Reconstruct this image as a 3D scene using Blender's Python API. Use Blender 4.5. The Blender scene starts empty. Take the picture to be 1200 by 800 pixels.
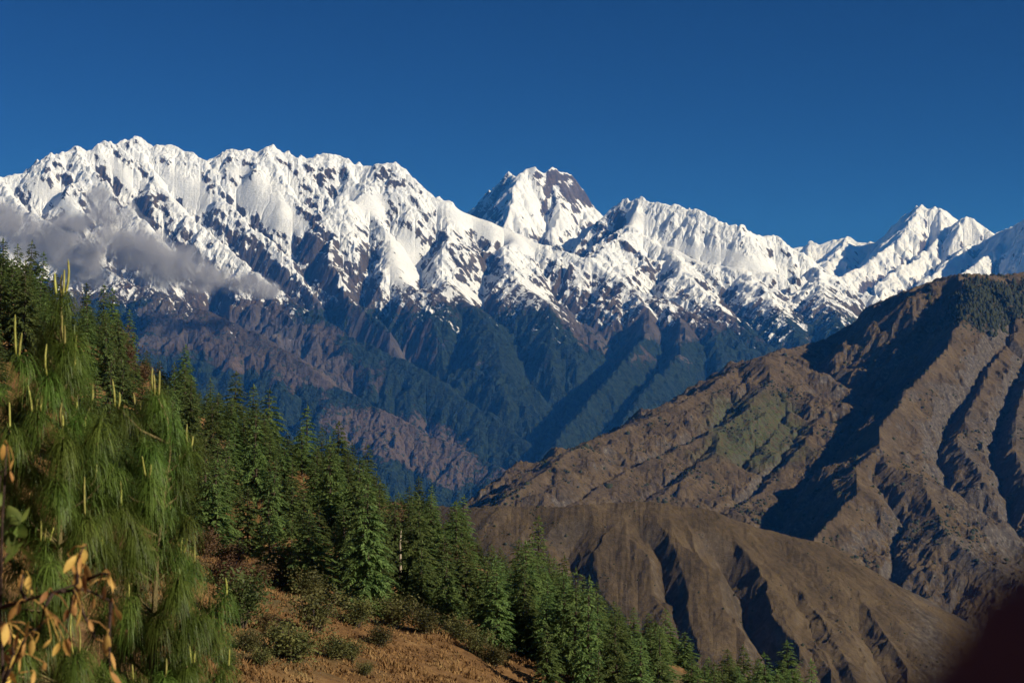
import bpy, bmesh, math, random
import numpy as np
from mathutils import Vector, Matrix

# ------------------------------------------------------------------ camera
scene = bpy.context.scene
COL = scene.collection
F = 1900.0                                   # focal length in units of a 1200 wide picture
HORIZON = 520.0
PITCH = math.atan((HORIZON - 400.0) / F)
cam_data = bpy.data.cameras.new('camera')
cam_data.sensor_width = 36.0
cam_data.lens = F / 1200.0 * 36.0
cam_data.clip_start = 0.05
cam_data.clip_end = 200000.0
cam_data.dof.use_dof = True
cam_data.dof.focus_distance = 600.0
cam_data.dof.aperture_fstop = 8.0
camera = bpy.data.objects.new('camera', cam_data)
COL.objects.link(camera)
camera.location = (0, 0, 0)
camera.rotation_euler = (math.pi / 2 + PITCH, 0, 0)
scene.camera = camera

# ------------------------------------------------------------------ sun and sky
SUN_AZ = math.radians(119)                   # from +Y (the view) clockwise to the right
SUN_EL = math.radians(26)
sun_dir = Vector((math.sin(SUN_AZ) * math.cos(SUN_EL), math.cos(SUN_AZ) * math.cos(SUN_EL), math.sin(SUN_EL)))
world = bpy.data.worlds.new("World")
scene.world = world
world.use_nodes = True
wn = world.node_tree
wn.nodes.clear()
w_out = wn.nodes.new('ShaderNodeOutputWorld')
w_bg = wn.nodes.new('ShaderNodeBackground')
w_sky = wn.nodes.new('ShaderNodeTexSky')
w_sky.sky_type = 'NISHITA'
w_sky.sun_disc = False
w_sky.sun_elevation = SUN_EL
w_sky.sun_rotation = SUN_AZ
w_sky.altitude = 3200
w_sky.air_density = 1.0
w_sky.dust_density = 0.0
w_sky.ozone_density = 3.0
w_gam = wn.nodes.new('ShaderNodeGamma')
w_gam.inputs['Gamma'].default_value = 1.7
w_tint = wn.nodes.new('ShaderNodeMix')
w_tint.data_type = 'RGBA'
w_tint.blend_type = 'MULTIPLY'
w_tint.inputs['Factor'].default_value = 1.0
w_tint.inputs[7].default_value = (0.041, 0.084, 0.115, 1)
w_bg.inputs['Strength'].default_value = 0.10
wn.links.new(w_sky.outputs[0], w_gam.inputs[0])
wn.links.new(w_gam.outputs[0], w_tint.inputs[6])
wn.links.new(w_tint.outputs[2], w_bg.inputs['Color'])
wn.links.new(w_bg.outputs[0], w_out.inputs['Surface'])

sun_data = bpy.data.lights.new('sun', 'SUN')
sun_data.energy = 5.0
sun_data.angle = math.radians(0.5)
sun_data.color = (1.0, 0.95, 0.88)
sun = bpy.data.objects.new('sun', sun_data)
COL.objects.link(sun)
sun.rotation_euler = sun_dir.to_track_quat('Z', 'Y').to_euler()

scene.view_settings.view_transform = 'Standard'
scene.view_settings.look = 'None'
scene.view_settings.exposure = 0.15
scene.view_settings.gamma = 1.0
scene.view_settings.use_curve_mapping = False
scene.render.engine = 'CYCLES'
scene.cycles.use_denoising = True
scene.cycles.max_bounces = 6
scene.cycles.diffuse_bounces = 3
scene.cycles.volume_bounces = 1
scene.cycles.transparent_max_bounces = 16

# ------------------------------------------------------------------ helpers: picture to place
def at(px, py, D):
    """The point at forward distance D (metres) that the photograph shows at px, py."""
    # camera space (x right, y up, looking along -z), turned by the pitch
    cx, cy, cz = (px - 600.0) / F, (400.0 - py) / F, 1.0
    yf = cz * math.cos(PITCH) - cy * math.sin(PITCH)
    zf = cz * math.sin(PITCH) + cy * math.cos(PITCH)
    k = D / yf
    return (cx * k, D, zf * k)

def to_px(p):
    x, y, z = p
    f = y * math.cos(PITCH) + z * math.sin(PITCH)
    u = -y * math.sin(PITCH) + z * math.cos(PITCH)
    return 600 + F * x / f, 400 - F * u / f

# ------------------------------------------------------------------ helpers: noise on arrays
def _hash(ix, iy, seed):
    h = (ix.astype(np.int64) * 374761393 + iy.astype(np.int64) * 668265263 + seed * 974634777) & 0xffffffff
    h = ((h ^ (h >> 13)) * 1274126177) & 0xffffffff
    return (h ^ (h >> 16)) & 0xffffffff

def perlin(x, y, seed=0):
    xi = np.floor(x); yi = np.floor(y)
    fx = x - xi; fy = y - yi
    u = fx * fx * fx * (fx * (fx * 6 - 15) + 10); v = fy * fy * fy * (fy * (fy * 6 - 15) + 10)
    def g(ox, oy):
        a = _hash(xi + ox, yi + oy, seed) * (2 * math.pi / 4294967296.0)
        return np.cos(a) * (fx - ox) + np.sin(a) * (fy - oy)
    a = g(0, 0) * (1 - u) + g(1, 0) * u
    b = g(0, 1) * (1 - u) + g(1, 1) * u
    return (a * (1 - v) + b * v) * 1.5

def fbm(x, y, octaves=4, seed=0, gain=0.5, ridged=False):
    s = np.zeros_like(x); a = 1.0; f = 1.0; t = 0.0
    for o in range(octaves):
        n = perlin(x * f + 17.3 * o, y * f - 9.1 * o, seed + o)
        if ridged: n = 1 - 2 * np.abs(n)
        s += a * n; t += a; a *= gain; f *= 2.03
    return s / t

def smooth(a, b, x):
    t = np.clip((x - a) / (b - a), 0, 1)
    return t * t * (3 - 2 * t)

def resize(a, shape):
    """Bilinear resampling of a grid."""
    r = np.linspace(0, a.shape[0] - 1, shape[0]); c = np.linspace(0, a.shape[1] - 1, shape[1])
    r0 = np.minimum(r.astype(int), a.shape[0] - 2); c0 = np.minimum(c.astype(int), a.shape[1] - 2)
    fr = (r - r0)[:, None]; fc = (c - c0)[None]
    A = a[r0][:, c0]; B = a[r0][:, c0 + 1]; C = a[r0 + 1][:, c0]; D = a[r0 + 1][:, c0 + 1]
    return (A * (1 - fc) + B * fc) * (1 - fr) + (C * (1 - fc) + D * fc) * fr

# ------------------------------------------------------------------ helpers: terrain
def fan_grid(y0, y1, t0, t1, d):
    """A grid whose cells grow with distance: x = t*y, y geometric."""
    ny = int(math.log(y1 / y0) / d) + 1; nx = int((t1 - t0) / d) + 1
    Y = (y0 * np.exp(np.linspace(0, math.log(y1 / y0), ny)))[:, None] * np.ones((1, nx))
    X = np.linspace(t0, t1, nx)[None] * Y
    return X, Y

def ridge_surface(X, Y, ridges, base):
    """Height of a land of ridges: each ridge is (slope, [(px, py, km), ...])."""
    H = np.broadcast_to(np.asarray(base, dtype=float), X.shape).copy()
    best = np.full(X.shape, 1e9)
    for slope, pts in ridges:
        P = [at(px, py, km * 1000.0) for px, py, km in pts]
        for a, b in zip(P[:-1], P[1:]):
            dx, dy = b[0] - a[0], b[1] - a[1]
            L2 = dx * dx + dy * dy + 1e-6
            t = np.clip(((X - a[0]) * dx + (Y - a[1]) * dy) / L2, 0, 1)
            d = np.hypot(X - a[0] - t * dx, Y - a[1] - t * dy)
            z = a[2] + t * (b[2] - a[2])
            h = z - d * slope
            H = np.maximum(H, h)
            best = np.minimum(best, d)
    return H, best

_NB = [(-1, 0), (1, 0), (0, -1), (0, 1), (-1, -1), (-1, 1), (1, -1), (1, 1)]

def flow(z, cell):
    """Steepest-descent receivers, flow order and drained area (in cells)."""
    R, C = z.shape
    idx = np.arange(R * C).reshape(R, C)
    best = np.zeros((R, C)); rec = idx.copy()
    for dr, dc in _NB:
        L = 1.0 if dr == 0 or dc == 0 else 1.41421
        s = (slice(max(0, -dr), R - max(0, dr)), slice(max(0, -dc), C - max(0, dc)))
        n = (slice(max(0, dr), R - max(0, -dr)), slice(max(0, dc), C - max(0, -dc)))
        sl = (z[s] - z[n]) / L
        b = best[s]; m = sl > b
        b[m] = sl[m]
        rec[s][m] = idx[n][m]
    rec = rec.ravel()
    dep = (rec != np.arange(R * C)).astype(np.int32); rr = rec.copy()
    for _ in range(13):
        dep = dep + dep[rr]; rr = rr[rr]
    order = np.argsort(dep, kind='stable')
    cnt = np.bincount(dep)
    ends = np.cumsum(cnt)
    levels = [order[e - c:e] for c, e in zip(cnt, ends)]
    A = np.ones(R * C)
    for lv in reversed(levels[1:]):
        np.add.at(A, rec[lv], A[lv])
    return rec, levels, A

def erode(z, cell, steps, k, crit=4.0, m=0.45, talus=1.3):
    shape = z.shape
    A = None
    for it in range(steps):
        rec, levels, A = flow(z, cell)
        Fk = k * np.maximum(A ** m - crit ** m, 0)
        zf = z.ravel().copy()
        for lv in levels[1:]:
            f = Fk[lv]
            zf[lv] = (zf[lv] + f * zf[rec[lv]]) / (1 + f)
        z = zf.reshape(shape)
        if talus:
            for dr, dc in _NB:
                L = 1.0 if dr == 0 or dc == 0 else 1.41421
                s = (slice(max(0, -dr), shape[0] - max(0, dr)), slice(max(0, -dc), shape[1] - max(0, dc)))
                n = (slice(max(0, dr), shape[0] - max(0, -dr)), slice(max(0, dc), shape[1] - max(0, -dc)))
                lim = z[n] + talus * L * cell[s]
                z[s] = np.where(z[s] > lim, 0.5 * z[s] + 0.5 * lim, z[s])
    return z, A.reshape(shape)

def blur(a, n=1):
    for _ in range(n):
        p = np.pad(a, 1, mode='edge')
        a = (p[:-2, 1:-1] + p[2:, 1:-1] + p[1:-1, :-2] + p[1:-1, 2:] + 4 * p[1:-1, 1:-1]) / 8
    return a

def slopes(z, X, Y):
    """Gradient of z on a fan grid -> (dz/dx, dz/dy)."""
    zr, zc = np.gradient(z); xr, xc = np.gradient(X); yr, yc = np.gradient(Y)
    det = xc * yr - xr * yc
    return (zc * yr - zr * yc) / det, (xc * zr - xr * zc) / det

def streaks(n, rec, times):
    """Noise combed downhill along the flow."""
    v = n.ravel(); r = rec
    for _ in range(times):
        v = 0.5 * (v + v[r]); r = r[r]
    v = v.reshape(n.shape)
    return v / (v.std() + 1e-9)

def flutes(Z, cell, seed, fine=0.5, coarse=1.6):
    """Ribs and runnels that run straight down the slope."""
    rec, levels, A = flow(Z, cell)
    rng = np.random.RandomState(seed)
    a = streaks(blur(rng.randn(*Z.shape), 2), rec, 4)
    b = streaks(blur(rng.randn(*Z.shape), 12), rec, 5)
    return blur(a, 1) * cell * fine + blur(b, 2) * cell * coarse

def grid_object(name, X, Y, Z, mat, attrs=None, parent=None, soft=True):
    R, C = X.shape
    me = bpy.data.meshes.new(name)
    co = np.stack([X, Y, Z], -1).reshape(-1, 3).astype(np.float32)
    i = np.arange(R * C).reshape(R, C)
    q = np.stack([i[:-1, :-1], i[:-1, 1:], i[1:, 1:], i[1:, :-1]], -1).reshape(-1, 4).astype(np.int32)
    me.vertices.add(len(co)); me.vertices.foreach_set('co', co.ravel())
    me.loops.add(q.size); me.loops.foreach_set('vertex_index', q.ravel())
    me.polygons.add(len(q)); me.polygons.foreach_set('loop_start', np.arange(0, q.size, 4, dtype=np.int32))
    me.update(calc_edges=True)
    me.polygons.foreach_set('use_smooth', np.full(len(q), soft))
    for k, v in (attrs or {}).items():
        at_ = me.attributes.new(k, 'FLOAT', 'POINT')
        at_.data.foreach_set('value', v.reshape(-1).astype(np.float32))
    me.materials.append(mat)
    o = bpy.data.objects.new(name, me)
    COL.objects.link(o)
    if parent: o.parent = parent
    return o

def tag(o, label=None, cat=None, group=None, kind=None):
    if label: o['label'] = label
    if cat: o['category'] = cat
    if group: o['group'] = group
    if kind: o['kind'] = kind
    return o

# ------------------------------------------------------------------ helpers: materials
class Mat:
    """A small node-tree writer."""
    def __init__(s, name, rough=0.9, spec=0.2):
        s.m = bpy.data.materials.new(name); s.m.use_nodes = True
        s.t = s.m.node_tree; s.n = s.t.nodes; s.l = s.t.links
        s.b = s.n['Principled BSDF']; s.out = s.n['Material Output']
        s.b.inputs['Roughness'].default_value = rough
        s.b.inputs['Specular IOR Level'].default_value = spec
    def put(s, sock, v):
        if hasattr(v, 'is_output'): s.l.new(v, sock)
        elif isinstance(v, (tuple, list)) and len(v) == 3 and sock.type == 'RGBA': sock.default_value = (*v, 1)
        else: sock.default_value = v
    def math(s, op, a, b=0.0, c=None, clamp=False):
        n = s.n.new('ShaderNodeMath'); n.operation = op; n.use_clamp = clamp
        s.put(n.inputs[0], a); s.put(n.inputs[1], b)
        if c is not None: s.put(n.inputs[2], c)
        return n.outputs[0]
    def mix(s, f, a, b, blend='MIX'):
        n = s.n.new('ShaderNodeMix'); n.data_type = 'RGBA'; n.blend_type = blend
        s.put(n.inputs[0], f); s.put(n.inputs[6], a); s.put(n.inputs[7], b)
        return n.outputs[2]
    def attr(s, name):
        n = s.n.new('ShaderNodeAttribute'); n.attribute_name = name
        return n.outputs['Fac']
    def pos(s):
        return s.n.new('ShaderNodeNewGeometry').outputs['Position']
    def obj(s):
        return s.n.new('ShaderNodeTexCoord').outputs['Object']
    def rnd(s):
        return s.n.new('ShaderNodeObjectInfo').outputs['Random']
    def scale(s, v, k):
        n = s.n.new('ShaderNodeVectorMath'); n.operation = 'MULTIPLY'
        s.put(n.inputs[0], v); n.inputs[1].default_value = k
        return n.outputs[0]
    def turn(s, vec, ry, k):
        n = s.n.new('ShaderNodeMapping'); n.vector_type = 'TEXTURE'
        s.l.new(vec, n.inputs['Vector']); n.inputs['Rotation'].default_value = (0, ry, 0); n.inputs['Scale'].default_value = k
        return n.outputs[0]
    def noise(s, vec, scale, detail=4, rough=0.55, dist=0.0):
        n = s.n.new('ShaderNodeTexNoise')
        s.l.new(vec, n.inputs['Vector']); n.inputs['Scale'].default_value = scale
        n.inputs['Detail'].default_value = detail; n.inputs['Roughness'].default_value = rough
        n.inputs['Distortion'].default_value = dist
        return n.outputs['Fac']
    def voronoi(s, vec, scale, feature='F1'):
        n = s.n.new('ShaderNodeTexVoronoi'); n.feature = feature
        s.l.new(vec, n.inputs['Vector']); n.inputs['Scale'].default_value = scale
        return n.outputs['Distance']
    def step(s, v, a, b):
        n = s.n.new('ShaderNodeMapRange'); n.interpolation_type = 'SMOOTHSTEP'
        s.put(n.inputs[0], v); n.inputs[1].default_value = a; n.inputs[2].default_value = b
        return n.outputs[0]
    def ramp(s, v, stops):
        n = s.n.new('ShaderNodeValToRGB'); e = n.color_ramp.elements
        while len(e) < len(stops): e.new(0.5)
        for k, (p, c) in enumerate(stops): e[k].position = p; e[k].color = (*c, 1)
        s.put(n.inputs[0], v)
        return n.outputs[0]
    def bump(s, h, strength=0.5, dist=1.0):
        n = s.n.new('ShaderNodeBump'); n.inputs['Strength'].default_value = strength
        n.inputs['Distance'].default_value = dist
        s.put(n.inputs['Height'], h); s.l.new(n.outputs[0], s.b.inputs['Normal'])
    def color(s, c): s.put(s.b.inputs['Base Color'], c)
# ================================================================== the far land
def mountain_material():
    M = Mat('mountain_ground', 0.85, 0.15)
    p = M.pos()
    n1 = M.noise(p, 0.004, 6, 0.6); n2 = M.noise(p, 0.03, 5, 0.65); n3 = M.noise(p, 0.0012, 4)
    snow_a = M.attr('snow'); forest_a = M.attr('forest'); pale_a = M.attr('pale')
    rock = M.ramp(n1, [(0.3, (0.032, 0.028, 0.028)), (0.5, (0.065, 0.055, 0.050)), (0.72, (0.13, 0.108, 0.092))])
    grass = M.mix(M.step(n2, 0.35, 0.7), (0.040, 0.031, 0.021), (0.095, 0.066, 0.042))
    ground = M.mix(M.step(n3, 0.42, 0.6), rock, grass)
    ground = M.mix(pale_a, ground, M.mix(M.step(n2, 0.45, 0.62), (0.085, 0.060, 0.043), (0.175, 0.130, 0.096)))
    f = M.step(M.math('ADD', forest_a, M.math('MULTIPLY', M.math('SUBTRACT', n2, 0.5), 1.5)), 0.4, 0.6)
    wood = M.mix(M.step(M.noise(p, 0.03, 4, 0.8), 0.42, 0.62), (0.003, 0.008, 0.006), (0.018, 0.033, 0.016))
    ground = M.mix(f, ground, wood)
    n4 = M.noise(M.turn(p, math.radians(47), (190, 60, 24)), 1.0, 5, 0.68)
    s = M.step(M.math('ADD', snow_a, M.math('ADD', M.math('MULTIPLY', M.math('SUBTRACT', n2, 0.5), 0.2), M.math('MULTIPLY', M.math('SUBTRACT', n4, 0.5), 2.8))), 0.42, 0.56)
    s = M.math('MULTIPLY', s, M.step(snow_a, 0.03, 0.2))
    snow = M.mix(M.step(n1, 0.35, 0.65), (0.68, 0.70, 0.73), (0.80, 0.81, 0.81))
    M.color(M.mix(s, ground, snow))
    M.bump(M.math('ADD', M.noise(p, 0.02, 7, 0.8), M.math('MULTIPLY', f, M.noise(p, 0.06, 2))), 0.8, 22.0)
    return M.m

MOUNTAIN = mountain_material()

def snow_mask(Z, X, Y, line, soft, steep0, steep1, seed, amp=0.35, comb=5, bias=()):
    gx, gy = slopes(blur(Z, 2), X, Y)
    g = np.hypot(gx, gy)
    rec, levels, A = flow(Z, None)
    rng = np.random.RandomState(seed)
    st_n = 1.1 * streaks(blur(rng.randn(*Z.shape), 1), rec, comb - 1) + 0.6 * streaks(blur(rng.randn(*Z.shape), 8), rec, comb)
    big = fbm(X / 1300, Y / 1300, 3, seed + 2)
    n = fbm(X / 300, Y / 300, 5, seed, 0.65)
    ln = np.log(A.reshape(Z.shape))
    u = X * 0.70 + Z * 0.71; w = X * 0.71 - Z * 0.70
    band = fbm(u / 75 + 0.4 * big, w / 420, 5, seed + 9, 0.62)
    hi = smooth(-soft, soft, Z - line + n * 380 + st_n * 110 - band * 330 + 60 * (blur(ln, 1) - 1.5))
    px = 600 + F * X / Y; py = HORIZON - F * Z / Y
    for bx, by, rx, ry, ang, k in bias:
        ca, sa = math.cos(math.radians(ang)), math.sin(math.radians(ang))
        a = ((px - bx) * ca + (py - by) * sa) / rx; b = (-(px - bx) * sa + (py - by) * ca) / ry
        g = g + k * smooth(1.25, 0.45, np.hypot(a, b) + 0.55 * n + 0.25 * band)
    st = 1 - smooth(steep0, steep1, g + n * amp + big * 0.35 + st_n * 0.16 + band * 0.75 - 0.07 * (blur(ln, 1) - 1.5))
    return hi * (0.08 + 0.92 * st), g

# ---- the main snow wall with the second snow mountain and the spurs below it
def main_range():
    R = [
        (1.00, [(-200, 255, 15.8), (-120, 235, 16.2), (-60, 215, 16.4), (0, 206, 16.6), (32, 200, 16.7), (48, 187, 16.8), (64, 178, 16.8), (86, 173, 16.9), (105, 177, 16.9), (119, 167, 17), (136, 167, 17.1),
                (155, 161, 17.1), (176, 170, 17.1), (200, 171, 17.1), (218, 180, 17.0), (236, 183, 17.0), (248, 186, 17), (262, 179, 17), (276, 175, 17), (300, 177, 17), (318, 169, 17),
                (332, 177, 17), (346, 178, 17), (360, 184, 17), (384, 179, 17), (402, 184, 17), (418, 192, 17), (434, 196, 16.9), (446, 193, 16.8), (466, 193, 16.8), (480, 205, 16.7), (495, 224, 16.6), (520, 236, 16.5),
                (545, 245, 16.6), (575, 257, 16.5), (600, 268, 16.5), (630, 284, 16.4), (660, 293, 16.2), (690, 303, 16.0), (720, 321, 15.7), (742, 336, 15.4)]),
        (0.72, [(742, 338, 15.4), (780, 350, 15.0), (830, 375, 14.6), (870, 402, 14.2), (905, 440, 13.7), (930, 490, 13.1)]),
        # second snow mountain
        (1.15, [(600, 345, 19.6), (640, 305, 19.3), (665, 282, 19.1), (690, 264, 19), (705, 256, 19), (720, 241, 18.9), (736, 234, 18.8), (748, 230, 18.7), (764, 236, 18.6), (778, 238, 18.5), (796, 239, 18.4),
                (818, 246, 18.2), (842, 256, 18.0), (868, 266, 17.8), (890, 274, 18.0), (912, 276, 18), (924, 286, 18), (940, 294, 17.9), (955, 312, 17.7), (975, 326, 17.5), (1003, 337, 17.3), (1033, 346, 17), (1056, 350, 16.8), (1110, 380, 16.2), (1200, 440, 15.4)]),
        (0.95, [(748, 231, 18.7), (738, 262, 18.2), (746, 272, 17.9), (780, 286, 17.5), (818, 303, 17.2), (860, 312, 17), (905, 318, 16.9), (945, 326, 16.8)]),
        (0.85, [(746, 272, 17.9), (722, 283, 17.3), (700, 297, 16.8), (680, 318, 16.3), (700, 340, 15.7)]),
        (0.85, [(790, 290, 17.4), (800, 318, 16.6), (830, 345, 15.9), (850, 368, 15.2), (880, 395, 14.6)]),
        (0.85, [(870, 313, 17), (895, 338, 16.2), (915, 362, 15.4), (935, 395, 14.6), (960, 430, 13.8)]),
        (0.85, [(955, 312, 17.1), (965, 345, 16), (985, 375, 15)]),
        # spurs of the wall, left to right
        (0.80, [(0, 206, 16.6), (20, 240, 15.8), (60, 262, 15), (95, 300, 14.2), (150, 330, 13.4), (200, 346, 13.0), (270, 376, 12.6), (340, 414, 12.2), (400, 455, 11.8), (470, 492, 11.4), (540, 524, 11.1), (600, 556, 10.8)]),
        (0.95, [(86, 173, 16.9), (110, 200, 16.4), (150, 240, 15.8), (190, 285, 15)]),
        (0.90, [(155, 161, 17.1), (185, 205, 16.6), (225, 250, 16), (262, 285, 15.4), (300, 320, 14.8), (350, 352, 14.2), (420, 392, 13.6), (500, 436, 13), (570, 484, 12.4), (632, 527, 11.9)]),
        (0.95, [(236, 183, 17), (262, 225, 16.4), (300, 262, 15.9), (345, 300, 15.3), (380, 345, 14.6)]),
        (0.95, [(318, 169, 17), (330, 205, 16.6), (356, 240, 16.2), (392, 262, 15.8), (385, 300, 15.2), (400, 340, 14.6), (450, 380, 14)]),
        (0.95, [(446, 193, 16.8), (432, 222, 16.4), (398, 240, 16.0), (392, 262, 15.8)]),
        (0.95, [(402, 184, 17), (408, 205, 16.7), (432, 222, 16.4), (450, 262, 15.9), (462, 300, 15.3), (484, 335, 14.8), (520, 350, 14.4)]),
        (0.90, [(520, 236, 16.6), (524, 275, 15.9), (515, 315, 15.2), (530, 335, 14.8), (560, 360, 14.3), (580, 395, 13.7), (590, 430, 13.2)]),
        (0.90, [(600, 268, 16.5), (592, 300, 15.7), (610, 330, 15), (640, 350, 14.5), (650, 372, 14.1)]),
        (1.3, [(742, 338, 15.4), (760, 360, 14.7), (756, 390, 13.9), (730, 422, 13.1), (697, 458, 12.4), (662, 498, 11.8), (642, 528, 11.4)]),
        (1.2, [(780, 350, 15.0), (802, 385, 14.1), (794, 412, 13.4), (768, 440, 12.8), (737, 476, 12.2), (715, 506, 11.8)]),
        (0.80, [(830, 375, 14.6), (845, 420, 13.6), (830, 460, 12.9)]),
        # cliffed shoulder of the left spur
        (0.75, [(340, 414, 12.2), (375, 452, 11.9), (420, 470, 11.7), (470, 505, 11.4), (530, 535, 11.05)]),
    ]
    X, Y = fan_grid(9500, 20300, -0.37, 0.36, 0.0008)
    Xs, Ys = X[::4, ::4], Y[::4, ::4]
    base = -520 + 0 * Xs
    wx = fbm(Xs / 1500, Ys / 1500, 3, 5) * 170; wy = fbm(Xs / 1500, Ys / 1500, 3, 9) * 170
    hs, ds = ridge_surface(Xs + wx * 0, Ys + wy * 0, R, base)
    fade = smooth(60, 500, ds)
    hs = hs + fade * (fbm(Xs / 900, Ys / 900, 5, 21, 0.55, True) - 0.2) * 190
    cs = Ys * 0.0032
    hs, _ = erode(hs, cs, 10, 0.03, 2.0, 0.5, 1.3)
    Z = resize(hs, X.shape)
    d = resize(ds, X.shape)
    cell = Y * 0.0008
    Z = Z + smooth(30, 200, d) * fbm(X / 260, Y / 260, 5, 31, 0.55, True) * 55
    Z = Z + smooth(0, 60, d) * fbm(X / 90, Y / 90, 3, 41, 0.6, True) * 20
    Z = Z + fbm(X / 130, Y / 130, 3, 51, 0.65) * 9
    Z = Z + fbm(X / 75, Y / 75, 2, 57, 0.6) * 5 * smooth(1500, 2600, Z)
    Z = Z + smooth(260, 0, d) * smooth(1500, 2400, Z) * (fbm(X / 190, Y / 190, 4, 58, 0.6, True) * 38 - 8)
    Z = Z + fbm((X * 0.70 + Z * 0.71) / 75, (X * 0.71 - Z * 0.70) / 420, 4, 70, 0.6) * 22 * smooth(1100, 1700, Z)
    Z = Z + flutes(Z, cell, 53, 0.7, 1.5)
    px = 600 + F * X / Y; py = HORIZON - F * Z / Y
    field = np.zeros_like(Z)
    for bx, by, rx, ry, ang in [(215, 222, 40, 18, 40), (315, 245, 55, 20, 35), (475, 300, 24, 36, 0), (570, 262, 65, 15, 20), (430, 235, 32, 13, 20), (140, 200, 34, 10, 40), (620, 345, 26, 13, 0), (845, 300, 80, 11, 12), (60, 230, 40, 12, 35), (745, 255, 26, 12, 20), (540, 345, 34, 12, 10), (290, 205, 34, 10, 30)]:
        ca, sa = math.cos(math.radians(ang)), math.sin(math.radians(ang))
        u = ((px - bx) * ca + (py - by) * sa) / rx; w = (-(px - bx) * sa + (py - by) * ca) / ry
        field = np.maximum(field, smooth(1.3, 0.5, np.hypot(u, w) + 0.5 * fbm(X / 300, Y / 300, 3, 59)))
    Z = Z + (blur(Z, 60) - Z) * 0.85 * field                 # snowfields fill the hollows
    Z, A = erode(Z, cell, 5, 0.018, 4.0, 0.45, 2.2)
    Z = Z + (blur(Z, 25) - Z) * 0.7 * field
    line = 1330 + 0 * X + smooth(-200, 2600, X) * -110
    snow, g = snow_mask(Z, X, Y, line, 300, 1.32, 2.05, 61, 0.42, 5, [
        (375, 290, 60, 26, 75, 0.56), (345, 250, 40, 16, 40, 0.31), (85, 225, 46, 14, 45, 0.37), (165, 215, 55, 13, 48, 0.43), (240, 218, 22, 9, 70, 0.56), (462, 208, 34, 13, 30, 0.56), (550, 300, 46, 16, 20, 0.37), (690, 325, 60, 16, 22, 0.37),
        (310, 300, 70, 16, 45, 0.37), (250, 265, 60, 10, 48, 0.31), (270, 188, 40, 9, 10, 0.25), (360, 195, 60, 12, 12, 0.31), (415, 330, 40, 22, 70, 0.43), (620, 330, 50, 14, 25, 0.31), (720, 262, 20, 28, 30, 0.43), (780, 320, 50, 14, 30, 0.37), (860, 345, 70, 14, 30, 0.37),
        (215, 222, 34, 16, 40, -0.84), (315, 245, 50, 18, 35, -0.96), (475, 300, 20, 34, 0, -0.84), (570, 262, 60, 14, 20, -0.72), (430, 235, 30, 12, 20, -0.84), (140, 200, 30, 9, 40, -0.60), (800, 262, 90, 16, 14, -0.48), (620, 345, 24, 12, 0, -0.48), (845, 300, 80, 10, 12, -0.60)])
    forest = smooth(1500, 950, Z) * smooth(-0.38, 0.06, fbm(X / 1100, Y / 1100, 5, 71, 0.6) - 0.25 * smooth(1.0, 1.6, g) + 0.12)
    px = 600 + F * X / Y; py = HORIZON - F * Z / Y
    wob = fbm(X / 600, Y / 600, 6, 81, 0.65)
    band = smooth(1.1, 0.6, np.hypot((px - 470) / 165, (py - 515 - 0.42 * (px - 470)) / 38) + 1.2 * wob)
    pale = np.maximum(smooth(0.9, 1.3, g) * 0.4 * smooth(700, 200, Z), band)
    bare = smooth(1.15, 0.7, np.hypot((px - 270) / 190, (py - 380 - 0.42 * (px - 270)) / 52) + 1.1 * wob)
    dome = smooth(1.15, 0.7, np.hypot((px - 790) / 80, (py - 372) / 32) + 0.6 * wob)
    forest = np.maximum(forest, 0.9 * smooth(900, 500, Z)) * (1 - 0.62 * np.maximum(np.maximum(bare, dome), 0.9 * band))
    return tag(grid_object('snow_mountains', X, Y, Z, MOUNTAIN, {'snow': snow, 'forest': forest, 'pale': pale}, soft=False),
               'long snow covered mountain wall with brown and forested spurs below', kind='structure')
main_range()

def side_peak(name, R, y0, y1, t0, t1, seed, amp, steep=(1.3, 2.0), label=None, bias=()):
    X, Y = fan_grid(y0, y1, t0, t1, 0.0008)
    Xs, Ys = X[::3, ::3], Y[::3, ::3]
    hs, ds = ridge_surface(Xs, Ys, R, 0.0)
    hs = hs + smooth(20, 300, ds) * fbm(Xs / 700, Ys / 700, 5, seed, 0.55, True) * amp
    hs, _ = erode(hs, Ys * 0.0024, 8, 0.03, 2.0, 0.5, 2.6)
    Z = resize(hs, X.shape); d = resize(ds, X.shape)
    Z = Z + smooth(0, 100, d) * fbm(X / 220, Y / 220, 5, seed + 3, 0.6, True) * amp * 0.3 + fbm(X / 130, Y / 130, 3, seed + 5, 0.65) * 10
    Z = Z + flutes(Z, Y * 0.0008, seed + 6)
    Z, A = erode(Z, Y * 0.0008, 4, 0.02, 4.0, 0.45, 3.0)
    snow, g = snow_mask(Z, X, Y, 900, 200, steep[0], steep[1], seed + 7, 0.5, 5, bias)
    return tag(grid_object(name, X, Y, Z, MOUNTAIN, {'snow': snow, 'forest': 0 * X, 'pale': 0.25 + 0 * X}, soft=False), label, kind='structure')

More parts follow.
